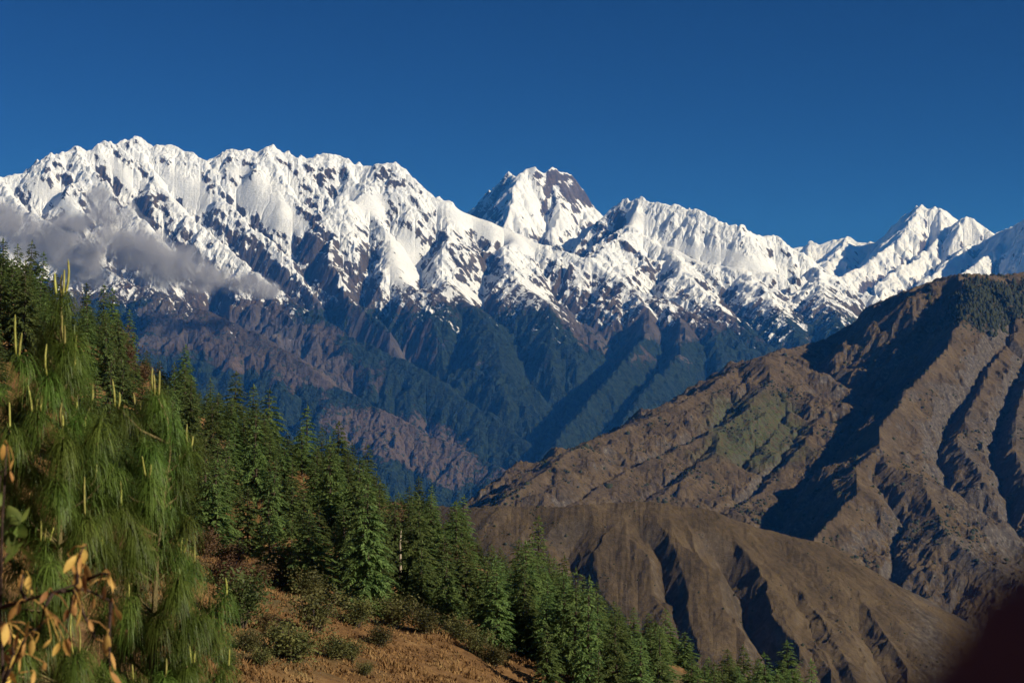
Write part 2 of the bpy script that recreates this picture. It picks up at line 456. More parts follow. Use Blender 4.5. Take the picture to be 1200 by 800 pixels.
side_peak('rocky_peak', [
    (1.7, [(535, 262, 23.5), (553, 243, 23.2), (565, 231, 23.0), (580, 216, 22.6), (590, 208, 22.4), (597, 198, 22.3), (604, 205, 22.1), (614, 197, 21.9), (628, 193, 21.9), (637, 199, 21.9), (647, 194, 22.0), (655, 201, 22.1), (666, 202, 22.2), (674, 213, 22.3), (680, 230, 22.3), (690, 245, 22.3), (698, 252, 22.3), (712, 264, 22.2), (740, 300, 22.0)]),
    (1.3, [(614, 197, 21.9), (603, 215, 21.5), (598, 240, 21.0), (592, 262, 20.7), (585, 300, 20.4)]),
    (1.3, [(655, 200, 22.1), (650, 225, 21.7), (655, 250, 21.3), (640, 275, 20.9)]),
    (1.2, [(690, 245, 22), (680, 262, 21.5), (668, 280, 21)]),
    ], 20300, 24500, -0.06, 0.09, 101, 130, (1.2, 2.1), 'steep rock and snow peak standing behind the main wall',
    [(667, 217, 13, 17, 0, .9), (642, 203, 24, 7, 0, .5), (652, 240, 9, 20, 20, .45), (600, 204, 8, 8, 0, .5), (618, 230, 22, 28, 0, -1.0), (640, 262, 40, 14, 0, -.7), (690, 255, 20, 12, 30, -.5)])
side_peak('far_snow_peaks', [
    (1.1, [(880, 330, 27), (905, 300, 27), (930, 290, 27.8), (948, 283, 27.8), (958, 288, 27.7), (973, 283, 27.7), (990, 278, 27.7), (1005, 285, 27.6), (1025, 284, 27.5), (1035, 277, 27.4), (1050, 264, 27.2), (1064, 250, 27), (1077, 238, 26.8), (1086, 244, 26.7), (1097, 240, 26.6), (1108, 252, 26.5), (1118, 265, 26.3), (1126, 256, 26.0), (1133, 252, 25.8), (1148, 262, 25.7), (1164, 273, 25.4), (1182, 266, 24.8), (1200, 255, 24.4), (1230, 240, 24), (1300, 260, 23.6)]),
    (1.0, [(1077, 238, 26.8), (1062, 265, 26), (1040, 290, 25.4), (1010, 310, 24.8), (985, 325, 24.2), (960, 345, 23.6)]),
    (1.0, [(1097, 240, 26.6), (1100, 270, 26), (1085, 292, 25.4), (1060, 312, 24.8), (1030, 330, 24.2)]),
    (1.0, [(1133, 252, 25.8), (1140, 280, 25.4), (1110, 305, 24.8), (1080, 330, 24.2)]),
    (1.0, [(1182, 266, 24.8), (1165, 290, 24.2), (1130, 315, 23.6)]),
    (1.0, [(990, 278, 27.7), (975, 300, 26.8), (960, 320, 26)]),
    ], 22500, 28500, 0.13, 0.36, 131, 120, (1.5, 2.3), 'shadowed snow peaks far off on the right')
# ================================================================== the brown hills
def hill_material(name, dark, mid, palest, scrub, bscale):
    M = Mat(name, 0.95, 0.1)
    p = M.pos()
    n1 = M.noise(p, bscale, 6, 0.62); n2 = M.noise(p, bscale * 9, 5, 0.6); n3 = M.noise(p, bscale * 0.25, 3)
    c = M.ramp(M.math('ADD', M.math('MULTIPLY', n1, 0.65), M.math('MULTIPLY', n2, 0.35)), [(0.32, dark), (0.5, mid), (0.68, palest)])  # dark, middle and palest ground tones, spread by noise alone
    c = M.mix(M.attr('rock'), c, M.ramp(n2, [(0.3, (0.050, 0.040, 0.032)), (0.55, (0.100, 0.082, 0.064)), (0.75, (0.21, 0.185, 0.150))]))
    c = M.mix(M.math('MULTIPLY', M.attr('green'), M.math('MULTIPLY', M.step(n2, 0.36, 0.6), 0.75)), c, (0.052, 0.078, 0.024))
    f = M.step(M.math('ADD', M.attr('scrub'), M.math('MULTIPLY', M.math('SUBTRACT', n2, 0.5), 1.8)), 0.52, 0.66)
    c = M.mix(f, c, scrub)
    M.color(c)
    M.bump(M.math('ADD', M.math('MULTIPLY', M.noise(p, bscale * 10, 8, 0.78), 0.8), M.math('MULTIPLY', f, 0.25)), 0.7, 0.12 / bscale)
    return M.m

HILL = hill_material('brown_hill_ground', (0.046, 0.033, 0.017), (0.096, 0.066, 0.034), (0.150, 0.107, 0.058), (0.020, 0.026, 0.013), 0.012)

LAND = {}
def hill(name, R, y0, y1, t0, t1, base, seed, amp, lam, kk, label, extra=None, talus=1.25, d=0.0008, mat=HILL, warp=0.0, crit=3.0, flute=(0.35, 1.1), gullies=()):
    X, Y = fan_grid(y0, y1, t0, t1, d)
    Xs, Ys = X[::3, ::3], Y[::3, ::3]
    wx = fbm(Xs / lam, Ys / lam, 4, seed + 7) * warp; wy = fbm(Xs / lam, Ys / lam, 4, seed + 8) * warp
    hs, ds = ridge_surface(Xs + wx, Ys + wy, R, base)
    hs = hs + smooth(lam * 0.04, lam * 0.5, ds) * (fbm(Xs / lam, Ys / lam, 5, seed, 0.55, True) - 0.25) * amp
    hs, _ = erode(hs, Ys * d * 3, 9, kk, crit, 0.5, talus)
    Z = resize(hs, X.shape); dd = resize(ds, X.shape)
    Z = Z + smooth(0, lam * 0.15, dd) * fbm(X / (lam * 0.25), Y / (lam * 0.25), 5, seed + 3, 0.55, True) * amp * 0.22
    Z = Z + fbm(X / (lam * 0.08), Y / (lam * 0.08), 3, seed + 5, 0.6) * amp * 0.05
    wx = fbm(X / 60, Y / 60, 4, seed + 11) * 16; wy = fbm(X / 60, Y / 60, 4, seed + 12) * 16
    for depth, width, pts in gullies:                        # ravines cut into the face
        P = [at(px, py, D) for px, py, D in pts]
        dg = np.full(X.shape, 1e9)
        for a, b in zip(P[:-1], P[1:]):
            dx, dy = b[0] - a[0], b[1] - a[1]
            t = np.clip(((X + wx - a[0]) * dx + (Y + wy - a[1]) * dy) / (dx * dx + dy * dy), 0, 1)
            dg = np.minimum(dg, np.hypot(X + wx - a[0] - t * dx, Y + wy - a[1] - t * dy))
        Z = Z - depth * np.maximum(0, 1 - dg / width) ** 0.8 * smooth(0, 70, np.hypot(X - P[0][0], Y - P[0][1])) * smooth(10, 90, dd)
    Z = Z + flutes(Z, Y * d, seed + 6, *flute)
    Z, A = erode(Z, Y * d, 4, kk * 0.7, crit * 2, 0.45, talus * 1.25)
    gx, gy = slopes(blur(Z, 2), X, Y)
    g = np.hypot(gx, gy)
    att = {'rock': smooth(1.0, 1.5, g), 'green': 0 * X, 'scrub': 0.35 * smooth(2.0, 4.5, np.log(A + 1)) + 0.1}
    LAND[name] = (X, Y, Z, g, A, att)
    if extra: extra(X, Y, Z, g, A, att)
    return tag(grid_object(name, X, Y, Z, mat, att, soft=False), label, kind='structure')

def right_extra(X, Y, Z, g, A, att):
    px = 600 + F * X / Y; py = HORIZON - F * Z / Y
    n = fbm(X / 160, Y / 160, 4, 311)
    att['green'] = np.maximum(smooth(1.25, 0.6, np.hypot((px - 885) / 66, (py - 505) / 42) + n * 0.6), 0)
    wood = smooth(0.1, 0.4, (1 - np.hypot((px - 1165) / 60, (py - 360) / 38)) + n * 0.5)
    att['scrub'] = np.maximum(att['scrub'] * 0.7, 0.55 * wood)
    att['rock'] = np.maximum(att['rock'], 0.75 * smooth(1000, 1150, px) * smooth(420, 520, py) * smooth(-0.3, 0.2, n))

hill('right_hill', [
    (0.62, [(560, 604, 3.9), (575, 592, 4.0), (610, 565, 4.1), (640, 546, 4.2), (672, 530, 4.32), (700, 516, 4.45), (730, 505, 4.55), (765, 488, 4.7), (800, 468, 4.85), (850, 441, 5.05), (900, 417, 5.4), (925, 408, 5.8), (950, 401, 6.1)]),
    (0.80, [(950, 401, 6.1), (975, 394, 6.25), (1000, 380, 6.3), (1030, 362, 6.25), (1062, 340, 6.1), (1090, 330, 5.8), (1125, 320, 5.6)]),
    (0.70, [(1125, 320, 5.6), (1145, 321, 5.65), (1160, 323, 5.7), (1200, 317, 5.8), (1300, 300, 6.0)]),
    # rib that shades the dark bowl, and its foot
    (1.0, [(1125, 320, 5.6), (1141, 338, 5.35), (1130, 364, 5.15), (1106, 402, 4.92), (1064, 458, 4.58), (1018, 520, 4.15)]),
    (0.75, [(1018, 524, 4.15), (1040, 545, 4.0), (1080, 560, 3.9), (1100, 595, 3.75), (1120, 625, 3.62), (1165, 662, 3.5), (1215, 700, 3.35)]),
    (0.9, [(1018, 524, 4.15), (1006, 545, 3.98), (1012, 572, 3.82), (985, 605, 3.68), (950, 640, 3.52)]),
    # right-hand rocky ribs
    (0.75, [(1160, 324, 5.65), (1190, 370, 5.3), (1165, 420, 4.95), (1140, 470, 4.6), (1120, 515, 4.35), (1140, 560, 4.1)]),
    (0.75, [(1230, 340, 5.6), (1235, 400, 5.1), (1205, 455, 4.7), (1185, 505, 4.4), (1190, 550, 4.15), (1240, 600, 3.9)]),
    # long diagonal ribs of the front slope
    (0.60, [(900, 417, 5.2), (905, 440, 5.0), (880, 475, 4.75), (840, 500, 4.6), (780, 533, 4.4), (720, 560, 4.22), (668, 588, 4.05)]),
    (0.60, [(905, 440, 5.15), (925, 480, 4.8), (900, 525, 4.5), (870, 545, 4.4), (820, 585, 4.15)]),
    (0.60, [(840, 500, 4.6), (835, 530, 4.4), (800, 560, 4.22), (760, 590, 4.05)]),
    (0.60, [(960, 490, 4.7), (950, 520, 4.5), (905, 560, 4.3), (870, 590, 4.12)]),
    ], 3100, 7200, -0.05, 0.38, -620, 301, 105, 480, 0.016,
    'big brown valley side with shadowed bowls, terraced green field and rocky ribs', right_extra, warp=55, flute=(0.45, 0.8))

NEAR = hill_material('near_ridge_ground', (0.105, 0.048, 0.015), (0.190, 0.092, 0.028), (0.245, 0.132, 0.046), (0.026, 0.030, 0.014), 0.03)
def near_extra(X, Y, Z, g, A, att):
    px = 600 + F * X / Y; py = HORIZON - F * Z / Y
    n = fbm(X / 60, Y / 60, 4, 411)
    att['scrub'] = np.maximum(att['scrub'] * 0.8, 0.55 * smooth(0.0, 0.5, n) * smooth(740, 600, px))
    att['rock'] = np.maximum(0.35 * att['rock'], 0.8 * smooth(1040, 1090, px) * smooth(-0.2, 0.3, n))
hill('near_ridge', [
    (0.62, [(380, 575, 2.55), (440, 585, 2.5), (500, 590, 2.46), (545, 594, 2.42), (590, 591, 2.4), (640, 593, 2.4), (690, 589, 2.42), (735, 586, 2.42), (780, 588, 2.42), (830, 598, 2.42), (872, 611, 2.42), (925, 623, 2.43), (968, 634, 2.44), (1002, 656, 2.44), (1028, 688, 2.44), (1052, 730, 2.44), (1072, 780, 2.42), (1085, 840, 2.38)]),
    ], 1450, 3250, -0.14, 0.33, -700, 401, 13, 260, 0.006,
    'brown grassy ridge with dark gullies in front of the valley', near_extra, warp=40, crit=6.0, flute=(0.22, 0.4),
    gullies=[(dp, wd, [(px, py, 1587.0 / (0.62 + (py - HORIZON) / F)) for px, py in pts]) for dp, wd, pts in [
        (44, 30, [(832, 602), (842, 630), (872, 662), (876, 700), (905, 742), (890, 800)]), (20, 20, [(742, 590), (752, 622), (775, 650), (790, 700), (800, 770)]),
        (32, 30, [(716, 592), (690, 616), (664, 640), (672, 668), (696, 720)]), (18, 22, [(800, 600), (806, 626), (830, 650)]), (24, 26, [(985, 650), (1010, 690), (1040, 740), (1050, 800)]),
        (12, 16, [(900, 640), (940, 680), (960, 720), (1000, 790)]), (14, 18, [(640, 600), (630, 640), (640, 680)]), (10, 14, [(690, 690), (720, 720), (740, 770)]), (14, 16, [(930, 690), (950, 730), (960, 790)]), (9, 12, [(760, 640), (780, 680)])]])

# ---- the valley floor under everything
def valley():
    M = Mat('valley_ground', 0.95, 0.1)
    M.color(M.mix(M.noise(M.pos(), 0.002, 5), (0.02, 0.03, 0.018), (0.06, 0.048, 0.03)))
    X, Y = np.meshgrid(np.linspace(-19500, 19500, 61), np.linspace(-6000, 31000, 61))
    tag(grid_object('valley_floor', X, Y, -900 + 0 * X, M.m), 'deep valley floor below the hills', kind='structure')
valley()

# ---- scrub and the far-off wood on the brown hills
def scrub(name, land, count, size, weight, mat, tall, seed, label):
    X, Y, Z, g, A, att = LAND[land]
    rng = np.random.RandomState(seed)
    wgt = weight(X, Y, Z, g, A, att).ravel()
    wgt = wgt / wgt.sum()
    idx = rng.choice(X.size, count, p=wgt)
    c = np.stack([X.ravel()[idx], Y.ravel()[idx], Z.ravel()[idx]], -1) + np.stack([rng.uniform(-2, 2, count), rng.uniform(-2, 2, count), np.zeros(count)], -1)
    r = size * rng.lognormal(0, 0.4, count)
    # a jagged little crown: two rings and a tip
    k = 6; a = np.arange(k) * 2 * np.pi / k
    ring0 = np.stack([np.cos(a), np.sin(a), -0.3 + 0 * a], -1); ring1 = np.stack([0.85 * np.cos(a + .5), 0.85 * np.sin(a + .5), 0.55 * tall + 0 * a], -1)
    base = np.concatenate([ring0, ring1, [[0, 0, 1.1 * tall]]])
    V = c[:, None] + r[:, None, None] * base[None] * (1 + rng.uniform(-0.3, 0.3, (count, 2 * k + 1, 1)))
    tri = []
    for j in range(k):
        n = (j + 1) % k
        tri += [(j, n, k + j), (n, k + n, k + j), (k + j, k + n, 2 * k)]
    T = (np.arange(count) * (2 * k + 1))[:, None, None] + np.array(tri)[None]
    me = bpy.data.meshes.new(name); V = V.reshape(-1, 3); T = T.reshape(-1, 3)
    me.vertices.add(len(V)); me.vertices.foreach_set('co', V.astype(np.float32).ravel())
    me.loops.add(T.size); me.loops.foreach_set('vertex_index', T.astype(np.int32).ravel())
    me.polygons.add(len(T)); me.polygons.foreach_set('loop_start', np.arange(0, T.size, 3, dtype=np.int32))
    me.update(calc_edges=True); me.materials.append(mat)
    o = bpy.data.objects.new(name, me); COL.objects.link(o)
    tag(o, label, kind='stuff')
def _scrub_mat():
    M = Mat('scrub_leaves', 0.9, 0.1)
    M.color(M.mix(M.noise(M.pos(), 0.05, 3), (0.018, 0.024, 0.011), (0.050, 0.052, 0.024)))
    return M.m
_SM = _scrub_mat()
def _w_right(X, Y, Z, g, A, att):
    n = fbm(X / 180, Y / 180, 5, 611, 0.65)
    return smooth(0.0, 0.5, n) * smooth(1.4, 0.7, g) + 0.25 * smooth(2, 5, np.log(A + 1)) + 0.02
def _w_near(X, Y, Z, g, A, att):
    n = fbm(X / 70, Y / 70, 5, 621, 0.65)
    px = 600 + F * X / Y
    return smooth(0.05, 0.5, n) * (0.3 + smooth(760, 620, px)) + 0.15 * smooth(3, 6, np.log(A + 1)) + 0.01
def _w_wood(X, Y, Z, g, A, att):
    px = 600 + F * X / Y; py = HORIZON - F * Z / Y
    n = fbm(X / 130, Y / 130, 4, 631, 0.6)
    return smooth(0.05, 0.45, 1.0 - np.hypot((px - 1165) / 75, (py - 358) / 42) + 0.8 * n)
scrub('scrub', 'right_hill', 9000, 2.6, _w_right, _SM, 1.0, 71, 'dark scrub dotted over the big brown valley side')
scrub('scrub', 'near_ridge', 7000, 0.9, _w_near, _SM, 1.0, 72, 'low dark bushes dotted over the near brown ridge')
scrub('distant_wood', 'right_hill', 3500, 3.4, _w_wood, _SM, 2.6, 73, 'dark wood on the top of the right hill')

# ---- the air of the valley: one closed box of thin blue haze
def haze():
    me = bpy.data.meshes.new('haze')
    bm = bmesh.new()
    bmesh.ops.create_cube(bm, size=1)
    for v in bm.verts:
        v.co = (v.co.x * 40000, 12500 + v.co.y * 38000, -905 + (v.co.z + 0.5) * 5200)
    bm.to_mesh(me); bm.free()
    m = bpy.data.materials.new('haze_air'); m.use_nodes = True
    t = m.node_tree; t.nodes.clear()
    out = t.nodes.new('ShaderNodeOutputMaterial'); v = t.nodes.new('ShaderNodeVolumePrincipled')
    v.inputs['Color'].default_value = (0.05, 0.31, 1.0, 1)
    v.inputs['Absorption Color'].default_value = (1, 1, 1, 1)
    v.inputs['Density'].default_value = 1.8e-5
    v.inputs['Anisotropy'].default_value = 0.0
    t.links.new(v.outputs[0], out.inputs['Volume'])
    me.materials.append(m)
    o = bpy.data.objects.new('haze', me); COL.objects.link(o)
    tag(o, kind='stuff')
haze()
# ================================================================== the wooded hillside in front
_CTRL = [at(*p) for p in [
    (-150, 300, 280), (0, 372, 262), (80, 396, 252), (150, 428, 245), (250, 512, 240), (350, 572, 235), (450, 614, 225), (520, 648, 220), (600, 695, 210), (700, 745, 200), (800, 795, 190), (900, 842, 182), (1000, 892, 175), (1150, 970, 170),
    (0, 520, 170), (150, 590, 155), (250, 652, 148), (350, 692, 140), (450, 735, 132), (530, 760, 130), (620, 805, 125), (800, 900, 120),
    (250, 775, 85), (330, 745, 105), (420, 795, 95), (520, 812, 100)]]
_CTRL += [(0, 0, -1.0), (-3, 3, -0.6), (3, 3, -1.9), (0, 10, -3.0), (-4, 9, -2.3), (-8, 9, -0.9), (0, 30, -7.5), (-15, 30, -3.5), (-30, 60, 1.5), (10, 10, -6), (20, 30, -17), (35, 60, -33), (60, 100, -58),
          (0, -15, 0.4), (-12, -15, 4), (12, -15, -5), (-60, 20, 22), (-110, 120, 52), (60, 20, -36)]
for px, py, D in [(-150, 300, 280), (0, 372, 262), (150, 428, 245), (250, 512, 240), (350, 572, 235), (450, 614, 225), (600, 695, 210), (800, 795, 190), (1000, 892, 175)]:
    x, y, z = at(px, py, D)
    _CTRL.append((x + 20, y + 70, z - 62)); _CTRL.append((x + 45, y + 160, z - 150))
_C = np.array(_CTRL, dtype=float)

def _tps(r2):
    return 0.5 * r2 * np.log(r2 + 1e-9)
_n = len(_C)
_K = _tps(((_C[:, None, :2] - _C[None, :, :2]) ** 2).sum(-1)) + np.eye(_n) * 40.0
_P = np.concatenate([np.ones((_n, 1)), _C[:, :2]], 1)
_W = np.linalg.solve(np.block([[_K, _P], [_P.T, np.zeros((3, 3))]]), np.concatenate([_C[:, 2], np.zeros(3)]))

def ground_z(x, y):
    x = np.asarray(x, dtype=float); y = np.asarray(y, dtype=float)
    z = _W[_n] + _W[_n + 1] * x + _W[_n + 2] * y
    for i in range(_n):
        z = z + _W[i] * _tps((x - _C[i, 0]) ** 2 + (y - _C[i, 1]) ** 2)
    near = smooth(4, 60, np.hypot(x, y))
    z = z + near * (fbm(x / 14, y / 14, 4, 501) * 1.3 + fbm(x / 3.0, y / 3.0, 3, 511) * 0.28) + (1 - near) * fbm(x / 2.0, y / 2.0, 3, 521) * 0.08
    return z

def ground_px(px, D):
    """Where the hillside lies at picture column px and distance D."""
    x = (px - 600) / F * D
    z = float(ground_z(np.array([x]), np.array([float(D)]))[0])
    return x, float(D), z

def hillside():
    M = Mat('hillside_ground', 0.95, 0.1)
    p = M.pos()
    n1 = M.noise(p, 0.09, 5, 0.6); n2 = M.noise(p, 0.9, 5, 0.65); n3 = M.noise(p, 0.04, 3)
    c = M.ramp(M.math('ADD', M.math('MULTIPLY', n1, 0.5), M.math('MULTIPLY', n2, 0.5)), [(0.34, (0.080, 0.042, 0.018)), (0.5, (0.185, 0.100, 0.040)), (0.66, (0.27, 0.165, 0.070))])
    c = M.mix(M.step(n3, 0.5, 0.62), c, M.mix(n2, (0.075, 0.058, 0.026), (0.17, 0.125, 0.055)))
    M.color(c)
    M.bump(n2, 0.8, 0.35)
    x = np.concatenate([np.linspace(-300, -130, 40)[:-1], np.linspace(-130, 110, 480), np.linspace(110, 300, 40)[1:]])
    y = np.concatenate([np.linspace(-40, -4, 20)[:-1], np.linspace(-4, 24, 80)[:-1], np.linspace(24, 60, 40)[:-1], np.linspace(60, 260, 500), np.linspace(260, 480, 60)[1:]])
    X, Y = np.meshgrid(x, y)
    tag(grid_object('hillside', X, Y, ground_z(X, Y), M.m), 'brown grassy hillside in front, sloping down to the right under conifers', kind='structure')
hillside()

# ------------------------------------------------------------------ leaf materials
def leaf_material(name, dark, light, translucent=0.25, scale=1.2, rough=0.6):
    M = Mat(name, rough, 0.25)
    n = M.noise(M.obj(), scale, 3, 0.6)
    c = M.mix(M.step(n, 0.35, 0.65), dark, light)
    hsv = M.n.new('ShaderNodeHueSaturation')
    M.put(hsv.inputs['Hue'], M.math('ADD', 0.478, M.math('MULTIPLY', M.rnd(), 0.04)))
    M.put(hsv.inputs['Value'], M.math('ADD', 0.68, M.math('MULTIPLY', M.rnd(), 0.68)))
    M.l.new(c, hsv.inputs['Color'])
    M.color(hsv.outputs[0])
    tr = M.n.new('ShaderNodeBsdfTranslucent'); M.l.new(hsv.outputs[0], tr.inputs['Color'])
    mx = M.n.new('ShaderNodeMixShader'); mx.inputs[0].default_value = translucent
    M.l.new(M.b.outputs[0], mx.inputs[1]); M.l.new(tr.outputs[0], mx.inputs[2]); M.l.new(mx.outputs[0], M.out.inputs['Surface'])
    return M.m

def bark_material(name, a, b, scale=8):
    M = Mat(name, 0.9, 0.15)
    p = M.scale(M.obj(), (1, 1, 0.3))
    M.color(M.mix(M.noise(p, scale, 4), a, b)); M.bump(M.noise(p, scale * 2, 4), 0.6, 0.05)
    return M.m

CONIFER = leaf_material('conifer_needles', (0.088, 0.136, 0.042), (0.185, 0.245, 0.070), 0.42, 0.9)
BARK = bark_material('conifer_bark', (0.05, 0.035, 0.025), (0.12, 0.085, 0.06))
SHRUB = leaf_material('shrub_leaves', (0.075, 0.080, 0.024), (0.16, 0.145, 0.046), 0.35, 2.0)
RUST = leaf_material('withered_leaves', (0.115, 0.070, 0.032), (0.20, 0.125, 0.055), 0.35, 2.0)

class Faces:
    """Vertices and faces gathered into one mesh."""
    def __init__(s): s.v = []; s.f = []
    def tri(s, a, b, c):
        k = len(s.v); s.v += [a, b, c]; s.f.append((k, k + 1, k + 2))
    def quad(s, a, b, c, d):
        k = len(s.v); s.v += [a, b, c, d]; s.f.append((k, k + 1, k + 2, k + 3))
    def tube(s, pts, radii, sides=6):
        """A round tapering stem through points."""
        rings = []
        for i, p in enumerate(pts):
            p = Vector(p)
            d = (Vector(pts[min(i + 1, len(pts) - 1)]) - Vector(pts[max(i - 1, 0)])).normalized()
            u = d.cross(Vector((0.31, 0.95, 0.1))).normalized(); w = d.cross(u)
            k = len(s.v); r = radii[i]
            s.v += [tuple(p + u * (r * math.cos(2 * math.pi * j / sides)) + w * (r * math.sin(2 * math.pi * j / sides))) for j in range(sides)]
            rings.append(k)
        for a, b in zip(rings[:-1], rings[1:]):
            for j in range(sides):
                s.f.append((a + j, a + (j + 1) % sides, b + (j + 1) % sides, b + j))
        s.f.append(tuple(rings[0] + j for j in reversed(range(sides)))); s.f.append(tuple(rings[-1] + j for j in range(sides)))
    def build(s, name, mat, parent=None, smooth_=False):
        me = bpy.data.meshes.new(name); me.from_pydata([tuple(v) for v in s.v], [], s.f)
        me.materials.append(mat)
        if smooth_: me.polygons.foreach_set('use_smooth', [True] * len(me.polygons))
        o = bpy.data.objects.new(name, me); COL.objects.link(o)
        if parent: o.parent = parent
        return o

def empty(name, loc=(0, 0, 0), rz=0.0):
    o = bpy.data.objects.new(name, None); COL.objects.link(o)
    o.location = loc; o.rotation_euler = (0, 0, rz); o.empty_display_size = 0.3
    return o

def copy_tree(o, parent=None):
    c = o.copy(); COL.objects.link(c); c.parent = parent
    for ch in list(o.children): copy_tree(ch, c)
    return c

def make_conifer(rng, H, R, bare=0.04, gap=0.0, droop=0.35, name='conifer_tree'):
    """One conifer: a tapered trunk with limbs, and a crown of tiered drooping sprays."""
    root = empty(name)
    T = Faces(); Cn = Faces()
    lean = (rng.uniform(-0.02, 0.02), rng.uniform(-0.02, 0.02))
    tr = [(lean[0] * H * t + 0.06 * math.sin(7 * t), lean[1] * H * t, H * t - 0.6 * (t == 0)) for t in (0, 0.15, 0.35, 0.6, 0.85, 0.99)]
    T.tube(tr, [0.017 * H, 0.014 * H, 0.011 * H, 0.0075 * H, 0.0035 * H, 0.001 * H], 7)
    def axis(t): return Vector((lean[0] * H * t, lean[1] * H * t, H * t))
    t = bare
    side = rng.uniform(0, 6.28)
    while t < 0.985:
        r = R * (1 - t) ** 0.68 * (0.72 + 0.28 * min(1, (t - bare) / 0.18 + 0.25))
        nb = max(4, int(4 + 5 * (1 - t)))
        a0 = rng.uniform(0, 6.28)
        for k in range(nb):
            if rng.random() < gap: continue
            a = a0 + 6.283 * k / nb + rng.uniform(-0.3, 0.3)
            L = r * rng.uniform(0.62, 1.18) * (1 + 0.14 * math.cos(a - side)) + 0.18
            d = Vector((math.cos(a), math.sin(a), 0)); n = Vector((-d.y, d.x, 0))
            p0 = axis(min(0.99, t + rng.uniform(-0.01, 0.01)))
            rise = rng.uniform(0.02, 0.22) + 0.5 * max(0, t - 0.75)
            def pt(s): return p0 + d * (L * s) + Vector((0, 0, L * (rise * s - (droop + 0.2 * (1 - t)) * s * s)))
            if L > 0.9: T.tube([pt(0), pt(0.5), pt(0.95)], [0.012 * L + 0.012, 0.009 * L + 0.006, 0.006], 4)
            ns = max(5, int(L / 0.145))
            for j in range(ns):
                s = 0.22 + 0.80 * (j + rng.random()) / ns
                p = pt(s)
                w = L * 0.30 * (1.12 - s) + 0.12
                for sgn in (-1, 1):
                    dirn = (d * rng.uniform(0.35, 1.0) + n * sgn * rng.uniform(0.3, 1.0) + Vector((0, 0, rng.uniform(-0.55, 0.12)))).normalized()
                    ln = w * rng.uniform(0.75, 1.25) + 0.10
                    up = Vector((rng.uniform(-0.5, 0.5), rng.uniform(-0.5, 0.5), 1)).normalized()
                    q = dirn.cross(up).normalized() * ln * 0.24
                    tip = p + dirn * ln - Vector((0, 0, ln * rng.uniform(0.05, 0.3)))
                    mid = p + dirn * ln * 0.45 + Vector((0, 0, rng.uniform(-0.04, 0.06)))
                    Cn.quad(p, mid + q, tip, mid - q)
        t += (0.30 + 0.12 * rng.random()) / H * (1.0 + 0.6 * (1 - t))
    for k in range(10):
        a = rng.uniform(0, 6.28); z = H * rng.uniform(0.95, 1.0)
        Cn.tri((axis(0.97).x + 0.04, axis(0.97).y, z), (0.18 * math.cos(a) + lean[0] * H, 0.18 * math.sin(a) + lean[1] * H, z - 0.05), (lean[0] * H, lean[1] * H, z + 0.4))
    T.build('trunk', BARK, root); Cn.build('crown', CONIFER, root)
    root['H'] = H
    return root

ORD = 'first second third fourth fifth sixth seventh eighth ninth tenth eleventh twelfth thirteenth fourteenth fifteenth sixteenth seventeenth eighteenth nineteenth'.split()
def ordinal(n):
    if n < 20: return ORD[n - 1]
    tens = {2: ('twentieth', 'twenty'), 3: ('thirtieth', 'thirty'), 4: ('fortieth', 'forty'), 5: ('fiftieth', 'fifty'), 6: ('sixtieth', 'sixty')}[n // 10]
    return tens[0] if n % 10 == 0 else tens[1] + '-' + ORD[n % 10 - 1]

